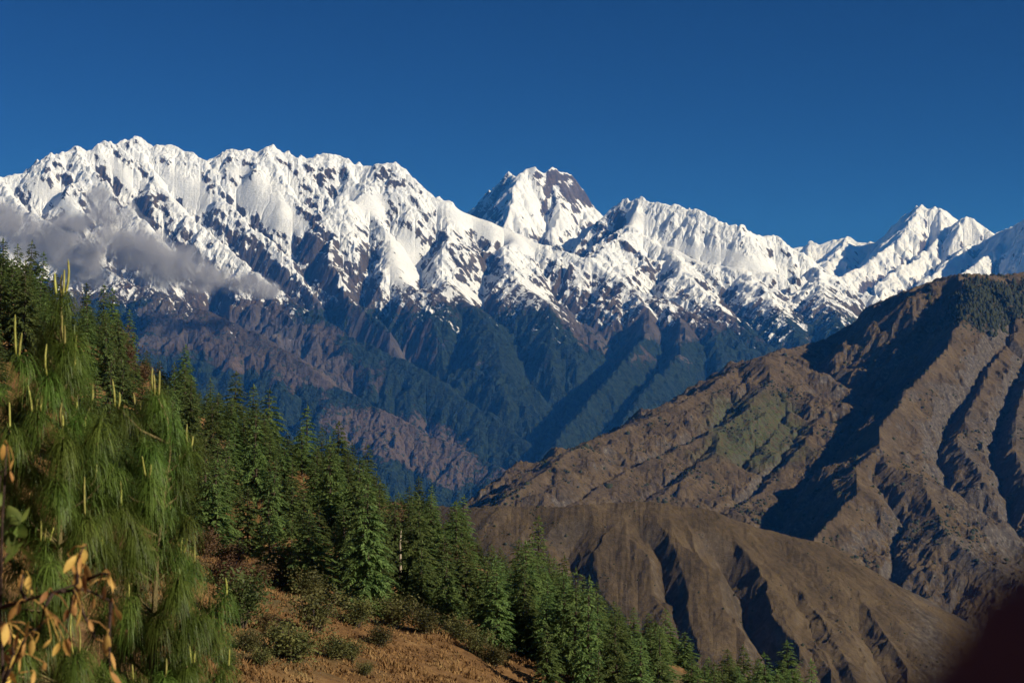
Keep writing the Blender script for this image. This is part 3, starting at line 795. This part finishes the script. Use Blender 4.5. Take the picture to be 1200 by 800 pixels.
def forest():
    rng = random.Random(11)
    kinds = [make_conifer(random.Random(i), 12.0, *a) for i, a in enumerate([(2.9, 0.03, 0.05, 0.30), (2.5, 0.03, 0.08, 0.36), (3.4, 0.05, 0.10, 0.34), (2.2, 0.02, 0.05, 0.28), (2.8, 0.16, 0.22, 0.42), (3.1, 0.02, 0.12, 0.26), (2.4, 0.08, 0.16, 0.40), (3.5, 0.02, 0.08, 0.30)])]
    crest = [(-150, 300, 280), (0, 372, 262), (80, 396, 252), (150, 428, 245), (250, 512, 240), (350, 572, 235), (450, 614, 225), (520, 648, 220), (600, 695, 210), (700, 745, 200), (800, 795, 190), (900, 842, 182), (1000, 892, 175)]
    cx = [c[0] for c in crest]; cD = [c[2] for c in crest]
    sky = [(2, 280, 1.0), (16, 286, .9), (32, 282, 1.0), (47, 295, .9), (62, 320, 1.0), (98, 331, .9), (119, 333, 1.0), (131, 337, .9), (150, 362, .9), (172, 425, 1), (186, 424, .9), (204, 424, 1.0), (217, 403, .9), (234, 456, .8), (247, 443, .9), (275, 435, 1.25), (296, 450, 1.0), (315, 455, 1.1), (337, 505, .8), (358, 475, 1.1), (377, 500, .9), (396, 493, .9), (414, 518, .9), (430, 520, 1.15), (452, 575, .8),
           (468, 590, .8), (480, 569, 1.2), (492, 558, 1.1), (505, 567, 1.1), (542, 579, 1.15), (560, 645, .8), (576, 641, .8), (587, 640, .9), (607, 631, 1.0), (632, 604, 1.2), (648, 652, .8), (662, 650, 1.0), (682, 674, 1.0), (697, 681, 1.0), (719, 703, 1.0), (742, 730, .9), (760, 735, .9), (780, 711, 1.0), (800, 757, .9), (827, 771, .9), (851, 759, 1.1), (869, 755, 1.0), (921, 750, 1.2), (949, 771, 1.0)]
    spots = []                                               # (x, y, z, height, width, row)
    for px, ty, w in sky:
        D = np.interp(px, cx, cD) + rng.uniform(-12, 4)
        x, y, z = ground_px(px, D)
        h = at(px, ty, D)[2] - z
        spots.append((x, y, z, min(max(h, 4.5), 24), w * (1.12 if px < 200 else 1.08), 0))
    rows = 9
    for row in range(1, rows + 1):
        px = -20 + rng.uniform(0, 20)
        while px < 930:
            f = row / (rows + 0.3)
            Dc = np.interp(px, cx, cD)
            D = Dc * (1 - 0.40 * f) + rng.uniform(-5, 5)
            x, y, z = ground_px(px, D)
            by = to_px((x, y, z))[1]
            low = np.interp(px, [-20, 150, 240, 330, 400, 470, 540, 600, 640, 800, 1000], [620, 645, 668, 700, 716, 724, 744, 782, 840, 990, 1140])
            hole = math.hypot((px - 300) / 60, (by - 665) / 22) < 1 and rng.random() < 0.1
            if px < 100 and by > 470: px += 20; continue           # wholly behind the near pine
            if by < low and by < 890 and not hole:
                h = rng.choice([rng.uniform(4.0, 7.0), rng.uniform(6.0, 9.5), rng.uniform(8.0, 12.0)]) * (0.86 if row < 3 else 1.0)
                if px < 220: h *= 1.2
                top = np.interp(px, [q[0] for q in sky], [q[1] for q in sky])
                h = min(h, at(px, top + (rng.uniform(10, 36) if row < 5 else rng.uniform(0, 20)), D)[2] - z)
                if h < 2.5: px += 12; continue
                spots.append((x + rng.uniform(-1, 1), y, z, h, rng.uniform(0.80, 1.10), row))
            px += rng.uniform(20, 31) * 190 / D * (0.85 if px > 560 else 1.0)
    names = ['along the forest skyline', 'just below the forest skyline'] + [f'in {w} row below the forest skyline' for w in ('second', 'third', 'fourth', 'fifth', 'sixth', 'seventh', 'eighth', 'lowest')]
    used = set()
    for row in range(rows + 1):
        line = sorted([s for s in spots if s[5] == row], key=lambda s: to_px(s[:3])[0])
        for i, (x, y, z, h, w, _) in enumerate(line):
            k = rng.randrange(len(kinds)) if row else rng.choice([0, 1, 2, 3, 4, 5, 7])
            if row == 0 and h < 9 and k == 4: k = 1
            src = kinds[k]
            o = src if k not in used else copy_tree(src)
            used.add(k)
            s = h / 12.0
            o.location = (x, y, z - 0.15); o.rotation_euler = (0, 0, rng.uniform(0, 6.28)); sw = (0.42 + 0.55 * s) * w * rng.uniform(0.85, 1.2)
            o.scale = (sw, sw, s)
            size = 'tall' if h > 13 else 'small' if h < 7.5 else 'dark'
            tag(o, f"{size} conifer, {ordinal(i + 1)} from left {names[row]}", 'tree', 'conifers on the hillside')
    for k in kinds:
        if 'H' in k: del k['H']
    return spots
SPOTS = forest()
# ------------------------------------------------------------------ shrubs and grass on the slope
def make_bush(rng, mat, stems=11, leaves=2200, name='shrub'):
    root = empty(name)
    T = Faces(); L = Faces()
    ends = []
    for k in range(stems):
        a = rng.uniform(0, 6.28); r = rng.uniform(0.15, 0.55); h = rng.uniform(0.5, 1.0)
        p = [(0.05 * math.cos(a), 0.05 * math.sin(a), -0.1), (r * 0.5 * math.cos(a), r * 0.5 * math.sin(a), h * 0.55), (r * math.cos(a), r * math.sin(a), h)]
        T.tube(p, [0.03, 0.02, 0.006], 5); ends += [Vector(p[1]), Vector(p[2]), (Vector(p[1]) + Vector(p[2])) / 2]
    for k in range(leaves):
        c = rng.choice(ends) + Vector((rng.gauss(0, 0.16), rng.gauss(0, 0.16), rng.gauss(-0.02, 0.16)))
        if c.z < 0.02: c.z = abs(c.z) + 0.03
        d = Vector((rng.gauss(0, 1), rng.gauss(0, 1), rng.gauss(0.3, 0.8))).normalized() * rng.uniform(0.03, 0.08)
        n = d.cross(Vector((rng.gauss(0, 1), rng.gauss(0, 1), rng.gauss(0, 1)))).normalized() * d.length * 0.38
        L.quad(c - d * 0.5, c + n, c + d, c - n)
    T.build('stems', BARK, root); L.build('foliage', mat, root)
    return root

def shrubs():
    rng = random.Random(5)
    kinds = [make_bush(random.Random(30 + i), m) for i, m in enumerate((SHRUB, SHRUB, RUST, CONIFER))]
    words_ = ['olive green shrub', 'dull green shrub', 'rust brown withered shrub', 'dark green young conifer bush']
    # (px, base py, height px, kind)
    L = [(286, 735, 60, 3), (345, 775, 48, 1), (372, 742, 46, 0), (395, 772, 28, 1), (413, 776, 24, 0), (447, 758, 26, 1), (430, 792, 16, 0), (462, 735, 34, 0), (498, 742, 34, 1), (540, 752, 30, 1),
         (300, 690, 30, 2), (330, 690, 28, 2), (262, 690, 36, 2), (275, 665, 30, 2), (420, 735, 32, 0), (365, 705, 36, 1), (312, 740, 22, 2), (328, 752, 20, 1), (296, 765, 24, 0),
         (455, 640, 46, 2), (523, 680, 40, 2), (130, 415, 30, 2), (145, 432, 30, 2), (165, 450, 24, 2), (115, 405, 22, 2), (560, 768, 28, 0), (580, 780, 26, 1), (240, 655, 34, 2), (225, 640, 30, 0), (340, 668, 28, 2), (310, 780, 22, 0), (270, 785, 26, 1)]
    used = set(); seen = {}
    places = []
    for px, py, hp, k in L:
        # walk along the ray's column until the slope shows at py
        D = 60.0
        for D in np.arange(70, 262, 0.5):
            x, y, z = ground_px(px, D)
            if to_px((x, y, z))[1] <= py: break
        places.append((x, y, z, hp / F * D, k))
    for k in range(4):
        line = sorted([p for p in places if p[4] == k])
        for i, (x, y, z, h, _) in enumerate(line):
            o = kinds[k] if k not in used else copy_tree(kinds[k]); used.add(k)
            o.location = (x, y, z); o.rotation_euler = (0, 0, rng.uniform(0, 6.28))
            s = h / 1.1; o.scale = (s * rng.uniform(1.1, 1.5), s * rng.uniform(1.1, 1.5), s)
            tag(o, f"{words_[k]} on the brown slope, {ordinal(i + 1)} from the left of its kind", 'shrub', 'shrubs on the brown slope')
shrubs()

def grass():
    rng = np.random.RandomState(8)
    n = 60000
    D = 62 + 190 * rng.rand(n) ** 1.3; px = rng.uniform(-10, 720, n)
    x = (px - 600) / F * D; z = ground_z(x, D)
    keep = fbm(x / 6, D / 6, 3, 91) > -0.25
    x, y, z = x[keep], D[keep], z[keep]; n = len(x)
    V = []; Fc = []
    for b in range(3):
        a = rng.uniform(0, 6.28, n); h = rng.uniform(0.06, 0.26, n) * (1 + 0.6 * (fbm(x / 9, y / 9, 2, 95) > 0.1)); w = rng.uniform(0.04, 0.10, n)
        ox, oy = rng.uniform(-.15, .15, n), rng.uniform(-.15, .15, n)
        p0 = np.stack([x + ox + np.cos(a) * w, y + oy + np.sin(a) * w, z - 0.04], -1); p1 = np.stack([x + ox - np.cos(a) * w, y + oy - np.sin(a) * w, z - 0.04], -1)
        tip = np.stack([x + ox + rng.normal(0, 0.12, n), y + oy + rng.normal(0, 0.12, n), z + h], -1)
        V.append(np.stack([p0, p1, tip], 1).reshape(-1, 3))
    V = np.concatenate(V)
    me = bpy.data.meshes.new('dry_grass')
    me.vertices.add(len(V)); me.vertices.foreach_set('co', V.astype(np.float32).ravel())
    me.loops.add(len(V)); me.loops.foreach_set('vertex_index', np.arange(len(V), dtype=np.int32))
    me.polygons.add(len(V) // 3); me.polygons.foreach_set('loop_start', np.arange(0, len(V), 3, dtype=np.int32))
    me.update(calc_edges=True)
    M = Mat('dry_grass_blades', 0.85, 0.15)
    n1 = M.noise(M.pos(), 0.35, 4, 0.6)
    M.color(M.ramp(n1, [(0.35, (0.11, 0.058, 0.022)), (0.5, (0.215, 0.115, 0.042)), (0.64, (0.28, 0.175, 0.070)), (0.75, (0.14, 0.12, 0.05))]))
    me.materials.append(M.m)
    o = bpy.data.objects.new('dry_grass', me); COL.objects.link(o)
    tag(o, 'dry brown and straw coloured grass on the slope', kind='stuff')
grass()

def bare_trunk():
    for D in np.arange(90, 240, 0.5):
        x, y, z = ground_px(469, D)
        if to_px((x, y, z))[1] <= 690: break
    T = Faces(); rng = random.Random(4)
    T.tube([(0, 0, -0.3), (0.1, 0, 2), (0.05, 0.05, 4.2), (0.15, 0, 5.6)], [0.17, 0.14, 0.10, 0.04], 8)
    root = empty('dead_tree', (x, y, z))
    m = bark_material('bleached_wood', (0.28, 0.22, 0.15), (0.45, 0.37, 0.27), 6)
    T.build('trunk', m, root, True)
    for k in range(6):
        B = Faces(); a = rng.uniform(0, 6.28); h = rng.uniform(2.2, 5); L = rng.uniform(0.5, 1.1)
        B.tube([(0.08, 0.03, h), (0.08 + L * .5 * math.cos(a), L * .5 * math.sin(a), h + .1), (0.08 + L * math.cos(a), L * math.sin(a), h + .05)], [0.03, 0.02, 0.008], 5)
        B.build('branch', m, root)
    tag(root, 'pale bleached trunk of a dead tree among green conifers', 'tree')
bare_trunk()

# ------------------------------------------------------------------ the young long-needled pines close by
PINE = leaf_material('pine_needles', (0.080, 0.128, 0.021), (0.160, 0.220, 0.042), 0.40, 3.0, 0.45)
PINE_BARK = bark_material('pine_bark', (0.10, 0.075, 0.035), (0.22, 0.17, 0.07), 20)
CANDLE = leaf_material('pine_candle_bloom', (0.27, 0.26, 0.05), (0.44, 0.41, 0.11), 0.2, 30.0)

def tuft(Fa, base, axis, rng, n, length, width=0.0021):
    """A spray of long needles that arch out of a twig and hang."""
    axis = Vector(axis).normalized()
    for k in range(n):
        a = rng.uniform(0, 6.283)
        u = axis.orthogonal().normalized(); v = axis.cross(u)
        sp = rng.uniform(0.4, 1.7)
        d = (axis * rng.uniform(0.25, 1.0) + (u * math.cos(a) + v * math.sin(a)) * sp).normalized()
        p = Vector(base) - axis * rng.uniform(0.0, 0.12)
        L = length * rng.uniform(0.7, 1.15)
        hang = rng.uniform(0.45, 1.55)
        pts = []
        for i in range(5):
            t = i / 4
            pts.append(p + d * (L * t * (1 - 0.35 * t)) + Vector((0, 0, -hang * L * 0.62 * t * t)))
        w = Vector((-d.y, d.x, rng.uniform(-0.3, 0.3))).normalized() * width
        k0 = len(Fa.v)
        for i, q in enumerate(pts):
            ww = w * (1.0 - 0.75 * (i / 4))
            Fa.v += [tuple(q + ww), tuple(q - ww)]
        for i in range(4):
            Fa.f.append((k0 + 2 * i, k0 + 2 * i + 1, k0 + 2 * i + 3, k0 + 2 * i + 2))

def candle(Fa, base, top, r, rng):
    b = Vector(base); t = Vector(top)
    bend = Vector((rng.uniform(-1, 1), rng.uniform(-1, 1), 0)) * (t - b).length * 0.05
    pts = [b + (t - b) * s + bend * math.sin(3.14 * s) for s in (0, 0.12, 0.35, 0.65, 0.9, 1.0)]
    Fa.tube(pts, [r * 0.7, r, r * 1.1, r * 1.0, r * 0.75, r * 0.2], 7)

def young_pine(name, label, stem_px, D, tips, rng, fillers, top_candles):
    """stem_px: picture points of the stem from the ground up; tips: (px, py, candle length in px, depth offset)."""
    S = [Vector(at(px, py, D + k)) for px, py, k in stem_px]
    foot = S[0].copy(); foot.z = float(ground_z(np.array([foot.x]), np.array([foot.y]))[0]) - 0.05
    root = empty(name, (foot.x, foot.y, foot.z))
    off = Vector((foot.x, foot.y, foot.z))
    pts = [foot] + S
    n = len(pts)
    T = Faces(); T.tube([tuple(p - off) for p in pts], [0.024 * (1 - 0.80 * i / (n - 1)) for i in range(n)], 8)
    T.build('trunk', PINE_BARK, root, True)
    top = S[-1]
    N = Faces()
    tuft(N, top - off, (0, 0, 1), rng, 150, 0.25)
    for q in np.linspace(0.35, 0.95, 10):
        i = int(q * (n - 1)); f = q * (n - 1) - i
        b = pts[i].lerp(pts[min(i + 1, n - 1)], f)
        tuft(N, b - off, (rng.uniform(-.3, .3), rng.uniform(-.3, .3), 1), rng, 60, 0.22)
    N.build('needles', PINE, root)
    for dx, h in top_candles:
        Cc = Faces(); b = top + Vector((dx * D / F, 0, 0)); candle(Cc, b - off, b - off + Vector((dx * 0.4 * D / F, 0, h * D / F)), 0.0062, rng)
        Cc.build('candle', CANDLE, root, True)
    for px, py, ch, dz, full in [(a, b, c, d, 1.0) for a, b, c, d in tips] + [(a, b, 0, d, 1.0) for a, b, d in fillers]:
        E = Vector(at(px, py, D + dz))
        # joins the stem lower down
        want = E.z - 0.10 - 0.35 * math.hypot(E.x - top.x, E.y - top.y)
        j = min(range(n), key=lambda i: abs(pts[i].z - want))
        best = min((pts[i].lerp(pts[i + 1], f) for i in range(n - 1) for f in (0, .25, .5, .75, 1)), key=lambda p: abs(p.z - want))
        mid = best.lerp(E, 0.55) + Vector((0, 0, -0.10 * (E - best).length))
        B = Faces(); B.tube([tuple(best - off), tuple(mid - off), tuple(E - off)], [0.010, 0.007, 0.005], 5)
        br = B.build('branch', PINE_BARK, root, True)
        N = Faces()
        ax = (E - mid).normalized() + Vector((0, 0, 0.5))
        tuft(N, E - off, ax, rng, 210, 0.205)
        tuft(N, E.lerp(mid, 0.35) - off, ax, rng, 80, 0.20)
        if (E - best).length > 0.3: tuft(N, E.lerp(mid, 0.8) - off, ax, rng, 60, 0.19)
        N.build('needles', PINE, br)
        if ch:
            k = 1 if ch < 22 else rng.choice([1, 2, 3])
            for c in range(k):
                hh = ch * (1 if c == 0 else rng.uniform(0.45, 0.8)) * D / F
                o = Vector(((c * 4.5 - (k - 1) * 2) * D / F + rng.uniform(-1, 1) * D / F, rng.uniform(-0.02, 0.02), 0))
                Cc = Faces(); candle(Cc, E - off + o, E - off + o * 1.6 + Vector((rng.uniform(-0.1, 0.1) * hh, 0, hh)), 0.0054, rng)
                Cc.build('candle', CANDLE, br, True)
    tag(root, label, 'tree', 'young pines close to the camera')
    return root

def pines():
    rng = random.Random(3)
    tips1 = [(22, 418, 48, -.3), (74, 405, 36, -.2), (55, 440, 36, -.25), (63, 437, 30, .2), (88, 430, 40, .1), (10, 502, 30, -.4), (42, 482, 30, -.3), (90, 480, 18, .2), (98, 508, 18, .3), (73, 500, 28, -.3), (38, 548, 20, 0),
             (98, 606, 46, -.3), (52, 634, 26, -.3), (92, 596, 16, .3), (108, 470, 24, .5), (20, 600, 22, .2), (90, 765, 44, -.5), (60, 560, 18, .4), (112, 560, 18, .3), (45, 735, 22, -.2), (120, 640, 16, .2)]
    fill1 = [(rng.uniform(-30, 140), rng.uniform(455, 825), rng.uniform(-.5, .8)) for _ in range(72)] + [(60, 380, .1), (88, 392, -.1), (50, 400, .2), (95, 420, .3), (30, 450, .4), (70, 455, 0)]
    young_pine('young_pine', 'bright green long-needled young pine with its leader of yellow candles, nearest the left edge', [(66, 930, 0), (68, 800, 0), (70, 640, 0), (72, 500, 0), (71, 420, 0), (72, 345, 0)], 9.0, tips1, rng, fill1, [(-6, 26), (0, 24), (5, 42), (2, 30)])
    tips2 = [(182, 460, 30, .1), (138, 477, 32, -.2), (164, 484, 24, .2), (222, 524, 28, .1), (210, 552, 20, .2), (174, 557, 22, -.3), (140, 592, 28, -.3), (210, 648, 28, .1), (228, 660, 34, .2), (222, 660, 16, .3), (266, 696, 20, .1), (222, 718, 16, -.2), (246, 722, 24, .1),
             (232, 728, 16, .2), (226, 776, 22, -.1), (268, 780, 20, .1), (193, 792, 20, -.3), (158, 796, 18, -.3), (205, 772, 16, .2), (150, 700, 18, -.2), (200, 600, 16, .3), (160, 640, 14, .2)]
    fill2 = [(rng.uniform(115, 225), rng.uniform(490, 820), rng.uniform(-.4, .8)) for _ in range(50)] + [(rng.uniform(215, 262), rng.uniform(715, 820), rng.uniform(-.3, .5)) for _ in range(8)]
    young_pine('young_pine', 'bright green long-needled young pine with thin yellowish stem, in front of the forest', [(174, 900, 0), (177, 797, 0), (184, 645, 0), (192, 580, 0), (199, 530, 0), (196, 490, 0), (184, 464, 0)], 9.6, tips2, rng, fill2, [(-3, 26), (2, 30)])
pines()

# ------------------------------------------------------------------ withered and green twigs in the corner
GOLD = leaf_material('golden_withered_leaves', (0.42, 0.22, 0.055), (0.62, 0.37, 0.11), 0.3, 14.0)
BROADLEAF = leaf_material('green_broad_leaves', (0.07, 0.11, 0.02), (0.16, 0.20, 0.04), 0.35, 10.0)
TWIG = bark_material('dark_twig_bark', (0.03, 0.018, 0.015), (0.08, 0.05, 0.04), 30)

def leaf(Fa, base, d, length, width, rng):
    """A curled, creased leaf."""
    d = Vector(d).normalized(); n = d.cross(Vector((rng.gauss(0, 1), rng.gauss(0, 1), rng.gauss(0, 1)))).normalized(); m = d.cross(n)
    k = len(Fa.v); b = Vector(base)
    curl = rng.uniform(0.1, 0.45)
    rows = [(0, 0.06), (0.2, 0.7), (0.45, 1.0), (0.7, 0.8), (0.9, 0.35), (1, 0.03)]
    for t, w in rows:
        c = b + d * (length * t) + m * (length * curl * t * t)
        Fa.v += [tuple(c + n * (w * width * 0.5) + m * (w * width * 0.22)), tuple(c), tuple(c - n * (w * width * 0.5) + m * (w * width * 0.22))]
    for i in range(len(rows) - 1):
        for j in (0, 1):
            Fa.f.append((k + 3 * i + j, k + 3 * i + j + 1, k + 3 * i + j + 4, k + 3 * i + j + 3))

def twig_shrub(name, label, D, stems, leaves, mat, lw, rng, hang):
    """stems: lists of picture points; leaves: (px, py, length px)."""
    p0 = Vector(at(stems[0][0][0], stems[0][0][1], D)); gz = float(ground_z(np.array([p0.x]), np.array([p0.y]))[0]) - 0.03
    root = empty(name, (p0.x, p0.y, gz)); off = Vector((p0.x, p0.y, gz))
    ends = []
    for i, st in enumerate(stems):
        P = [Vector(at(px, py, D + 0.05 * math.sin(i * 2.1 + j))) for j, (px, py) in enumerate(st)]
        if i == 0: P = [Vector((p0.x, p0.y, gz))] + P
        B = Faces(); m = len(P); r0 = 0.010 if i == 0 else 0.006
        B.tube([tuple(p - off) for p in P], [r0 * (1 - 0.7 * j / (m - 1)) for j in range(m)], 6)
        B.build('trunk' if i == 0 else 'branch', TWIG, root, True); ends += P
    for px, py, ln in leaves:
        q = Vector(at(px, py, D + rng.uniform(-0.12, 0.12)))
        near = min(ends, key=lambda e: (e - q).length)
        d = Vector((rng.gauss(0, 0.35), rng.gauss(0, 0.35), -1 if hang else rng.gauss(0.1, 0.5)))
        L = Faces(); leaf(L, q - off, d, ln * D / F, ln * D / F * lw, rng)
        st = (q - near)
        if st.length < 0.25:
            L.tube([tuple(near - off), tuple(near.lerp(q, 0.5) - off + Vector((0, 0, 0.01))), tuple(q - off)], [0.002, 0.0016, 0.0012], 4)
        L.build('leaf', mat, root, True)
    tag(root, label, 'shrub')

def corner_twigs():
    rng = random.Random(17)
    G = [(97, 642, 26), (90, 650, 24), (85, 652, 22), (103, 643, 28), (94, 664, 24), (100, 660, 26), (88, 672, 20), (92, 690, 24), (98, 672, 22), (79, 648, 16), (120, 670, 18), (129, 674, 20), (123, 685, 18), (126, 677, 16), (84, 702, 22), (88, 694, 18), (95, 712, 22), (80, 712, 16), (133, 706, 18), (131, 710, 24), (135, 712, 20),
         (25, 672, 18), (34, 674, 20), (36, 684, 16), (56, 692, 16), (18, 710, 18), (50, 710, 16), (24, 706, 16), (66, 722, 14), (75, 748, 22), (82, 744, 22), (70, 752, 18), (126, 742, 26), (128, 762, 24), (129, 786, 22), (8, 730, 24), (2, 728, 26), (14, 742, 20), (42, 738, 16), (38, 748, 20), (46, 742, 18), (10, 758, 24), (20, 764, 22), (8, 780, 24),
         (52, 776, 16), (16, 786, 26), (34, 728, 16), (30, 752, 18), (60, 748, 14), (5, 765, 20), (3, 672, 18), (12, 552, 16), (4, 520, 20), (16, 538, 14), (24, 770, 18), (40, 785, 18), (110, 700, 14), (104, 726, 14), (56, 720, 12), (20, 742, 20), (26, 758, 16), (96, 652, 22)]
    twig_shrub('withered_shrub', 'out of focus twigs with golden withered leaves in the lower left corner', 4.4,
               [[(-6, 900), (4, 800), (0, 712)], [(0, 712), (30, 703), (62, 694), (90, 684)], [(90, 684), (92, 655), (98, 640)], [(62, 694), (100, 690), (130, 704)], [(90, 684), (118, 672), (129, 672)], [(4, 800), (30, 745), (44, 735)], [(90, 684), (84, 704), (76, 744)], [(130, 704), (128, 740), (129, 784)],
                [(30, 703), (24, 690), (27, 672)], [(4, 800), (16, 765), (10, 728)], [(0, 712), (2, 620), (8, 520)], [(62, 694), (52, 712), (46, 740)], [(86, 690), (98, 720), (112, 748)]], G, GOLD, 0.42, rng, True)
    Bl = [(rng.uniform(-14, 24), rng.uniform(592, 662), rng.uniform(22, 34)) for _ in range(16)] + [(20, 625, 26), (14, 640, 24), (4, 610, 26), (22, 612, 22), (-4, 560, 24), (4, 575, 22), (-6, 540, 24), (6, 660, 24)]
    twig_shrub('leafy_shrub', 'out of focus green broad leaves on a shrub at the left edge', 4.7, [[(-40, 900), (-30, 720), (-14, 640)], [(-14, 640), (4, 618), (24, 612)], [(-14, 640), (-4, 590), (2, 550)], [(-20, 690), (4, 655), (18, 640)]], Bl, BROADLEAF, 0.62, rng, False)
corner_twigs()

# ------------------------------------------------------------------ dark boulder right by the camera
def boulder():
    bm = bmesh.new()
    bmesh.ops.create_icosphere(bm, subdivisions=5, radius=1.0)
    c = Vector((0.110, 0.165, -0.067))
    co = np.array([v.co[:] for v in bm.verts])
    n = fbm(co[:, 0] * 1.6 + co[:, 2], co[:, 1] * 1.6 - co[:, 2] * 0.7, 5, 801) * 0.10 + fbm(co[:, 0] * 6 + co[:, 2] * 3, co[:, 1] * 6, 3, 811) * 0.03
    for v, k in zip(bm.verts, n):
        d = v.co.copy(); low = max(0.0, -d.z)
        v.co = Vector((d.x * (0.088 + 0.16 * low), d.y * (0.064 + 0.10 * low), d.z * (0.069 if d.z > 0 else 1.0))) * (1 + float(k))
    me = bpy.data.meshes.new('boulder'); bm.to_mesh(me); bm.free()
    me.polygons.foreach_set('use_smooth', [True] * len(me.polygons))
    M = Mat('dark_rock', 0.95, 0.05)
    M.color(M.mix(M.noise(M.obj(), 9, 5), (0.085, 0.042, 0.060), (0.16, 0.090, 0.105))); M.bump(M.noise(M.obj(), 14, 6), 0.6, 0.03)
    me.materials.append(M.m)
    o = bpy.data.objects.new('boulder', me); COL.objects.link(o); o.location = c
    tag(o, 'very dark reddish boulder, blurred, in the lower right corner', 'boulder')
boulder()

# ------------------------------------------------------------------ the bank of cloud on the left
def cloud():
    D = 12300.0
    B = [(0, 262, 40, 28), (45, 284, 48, 34), (95, 304, 52, 34), (80, 270, 40, 26), (128, 256, 34, 26), (118, 232, 20, 16), (150, 292, 54, 34), (200, 314, 50, 28), (244, 326, 42, 22), (282, 334, 36, 15), (310, 340, 26, 10)]
    bm = bmesh.new()
    ell = []
    for px, py, rx, ry in B:
        c = Vector(at(px, py, D)); k = D / F
        ell.append((c, rx * k * 1.15, rx * k * 0.9, ry * k * 1.2))
        bmesh.ops.create_icosphere(bm, subdivisions=3, radius=1.0, matrix=Matrix.Translation(c) @ Matrix.Diagonal((rx * k * 1.15, rx * k * 0.9, ry * k * 1.2, 1)))
    me = bpy.data.meshes.new('cloud_bank'); bm.to_mesh(me); bm.free()
    o = bpy.data.objects.new('cloud_bank', me); COL.objects.link(o)
    r = o.modifiers.new('merge', 'REMESH'); r.mode = 'VOXEL'; r.voxel_size = 45.0
    m = bpy.data.materials.new('cloud_vapour'); m.use_nodes = True
    M = Mat.__new__(Mat); M.m = m; M.t = m.node_tree; M.n = M.t.nodes; M.l = M.t.links
    M.n.clear()
    out = M.n.new('ShaderNodeOutputMaterial'); v = M.n.new('ShaderNodeVolumePrincipled')
    p = M.pos()
    f = None
    for c, a, b, d in ell:
        vm = M.n.new('ShaderNodeVectorMath'); vm.operation = 'SUBTRACT'; M.l.new(p, vm.inputs[0]); vm.inputs[1].default_value = c
        sc_ = M.scale(vm.outputs[0], (1 / a, 1 / b, 1 / d))
        ln = M.n.new('ShaderNodeVectorMath'); ln.operation = 'LENGTH'; M.l.new(sc_, ln.inputs[0])
        g = M.math('SUBTRACT', 1.0, ln.outputs['Value'])
        f = g if f is None else M.math('SMOOTH_MAX', f, g, 0.15)
    nz = M.noise(p, 0.0045, 6, 0.6, 0.6)
    den = M.step(M.math('ADD', f, M.math('MULTIPLY', M.math('SUBTRACT', nz, 0.54), 2.6)), 0.0, 0.6)
    M.l.new(M.math('MULTIPLY', den, 0.0115), v.inputs['Density'])
    v.inputs['Color'].default_value = (0.80, 0.79, 0.83, 1); v.inputs['Anisotropy'].default_value = 0.2
    M.l.new(v.outputs[0], out.inputs['Volume'])
    me.materials.append(m)
    tag(o, 'grey bank of cloud lying against the snow wall on the left', kind='stuff')
cloud()
scene.cycles.volume_step_rate = 1.0
scene.cycles.volume_max_steps = 256
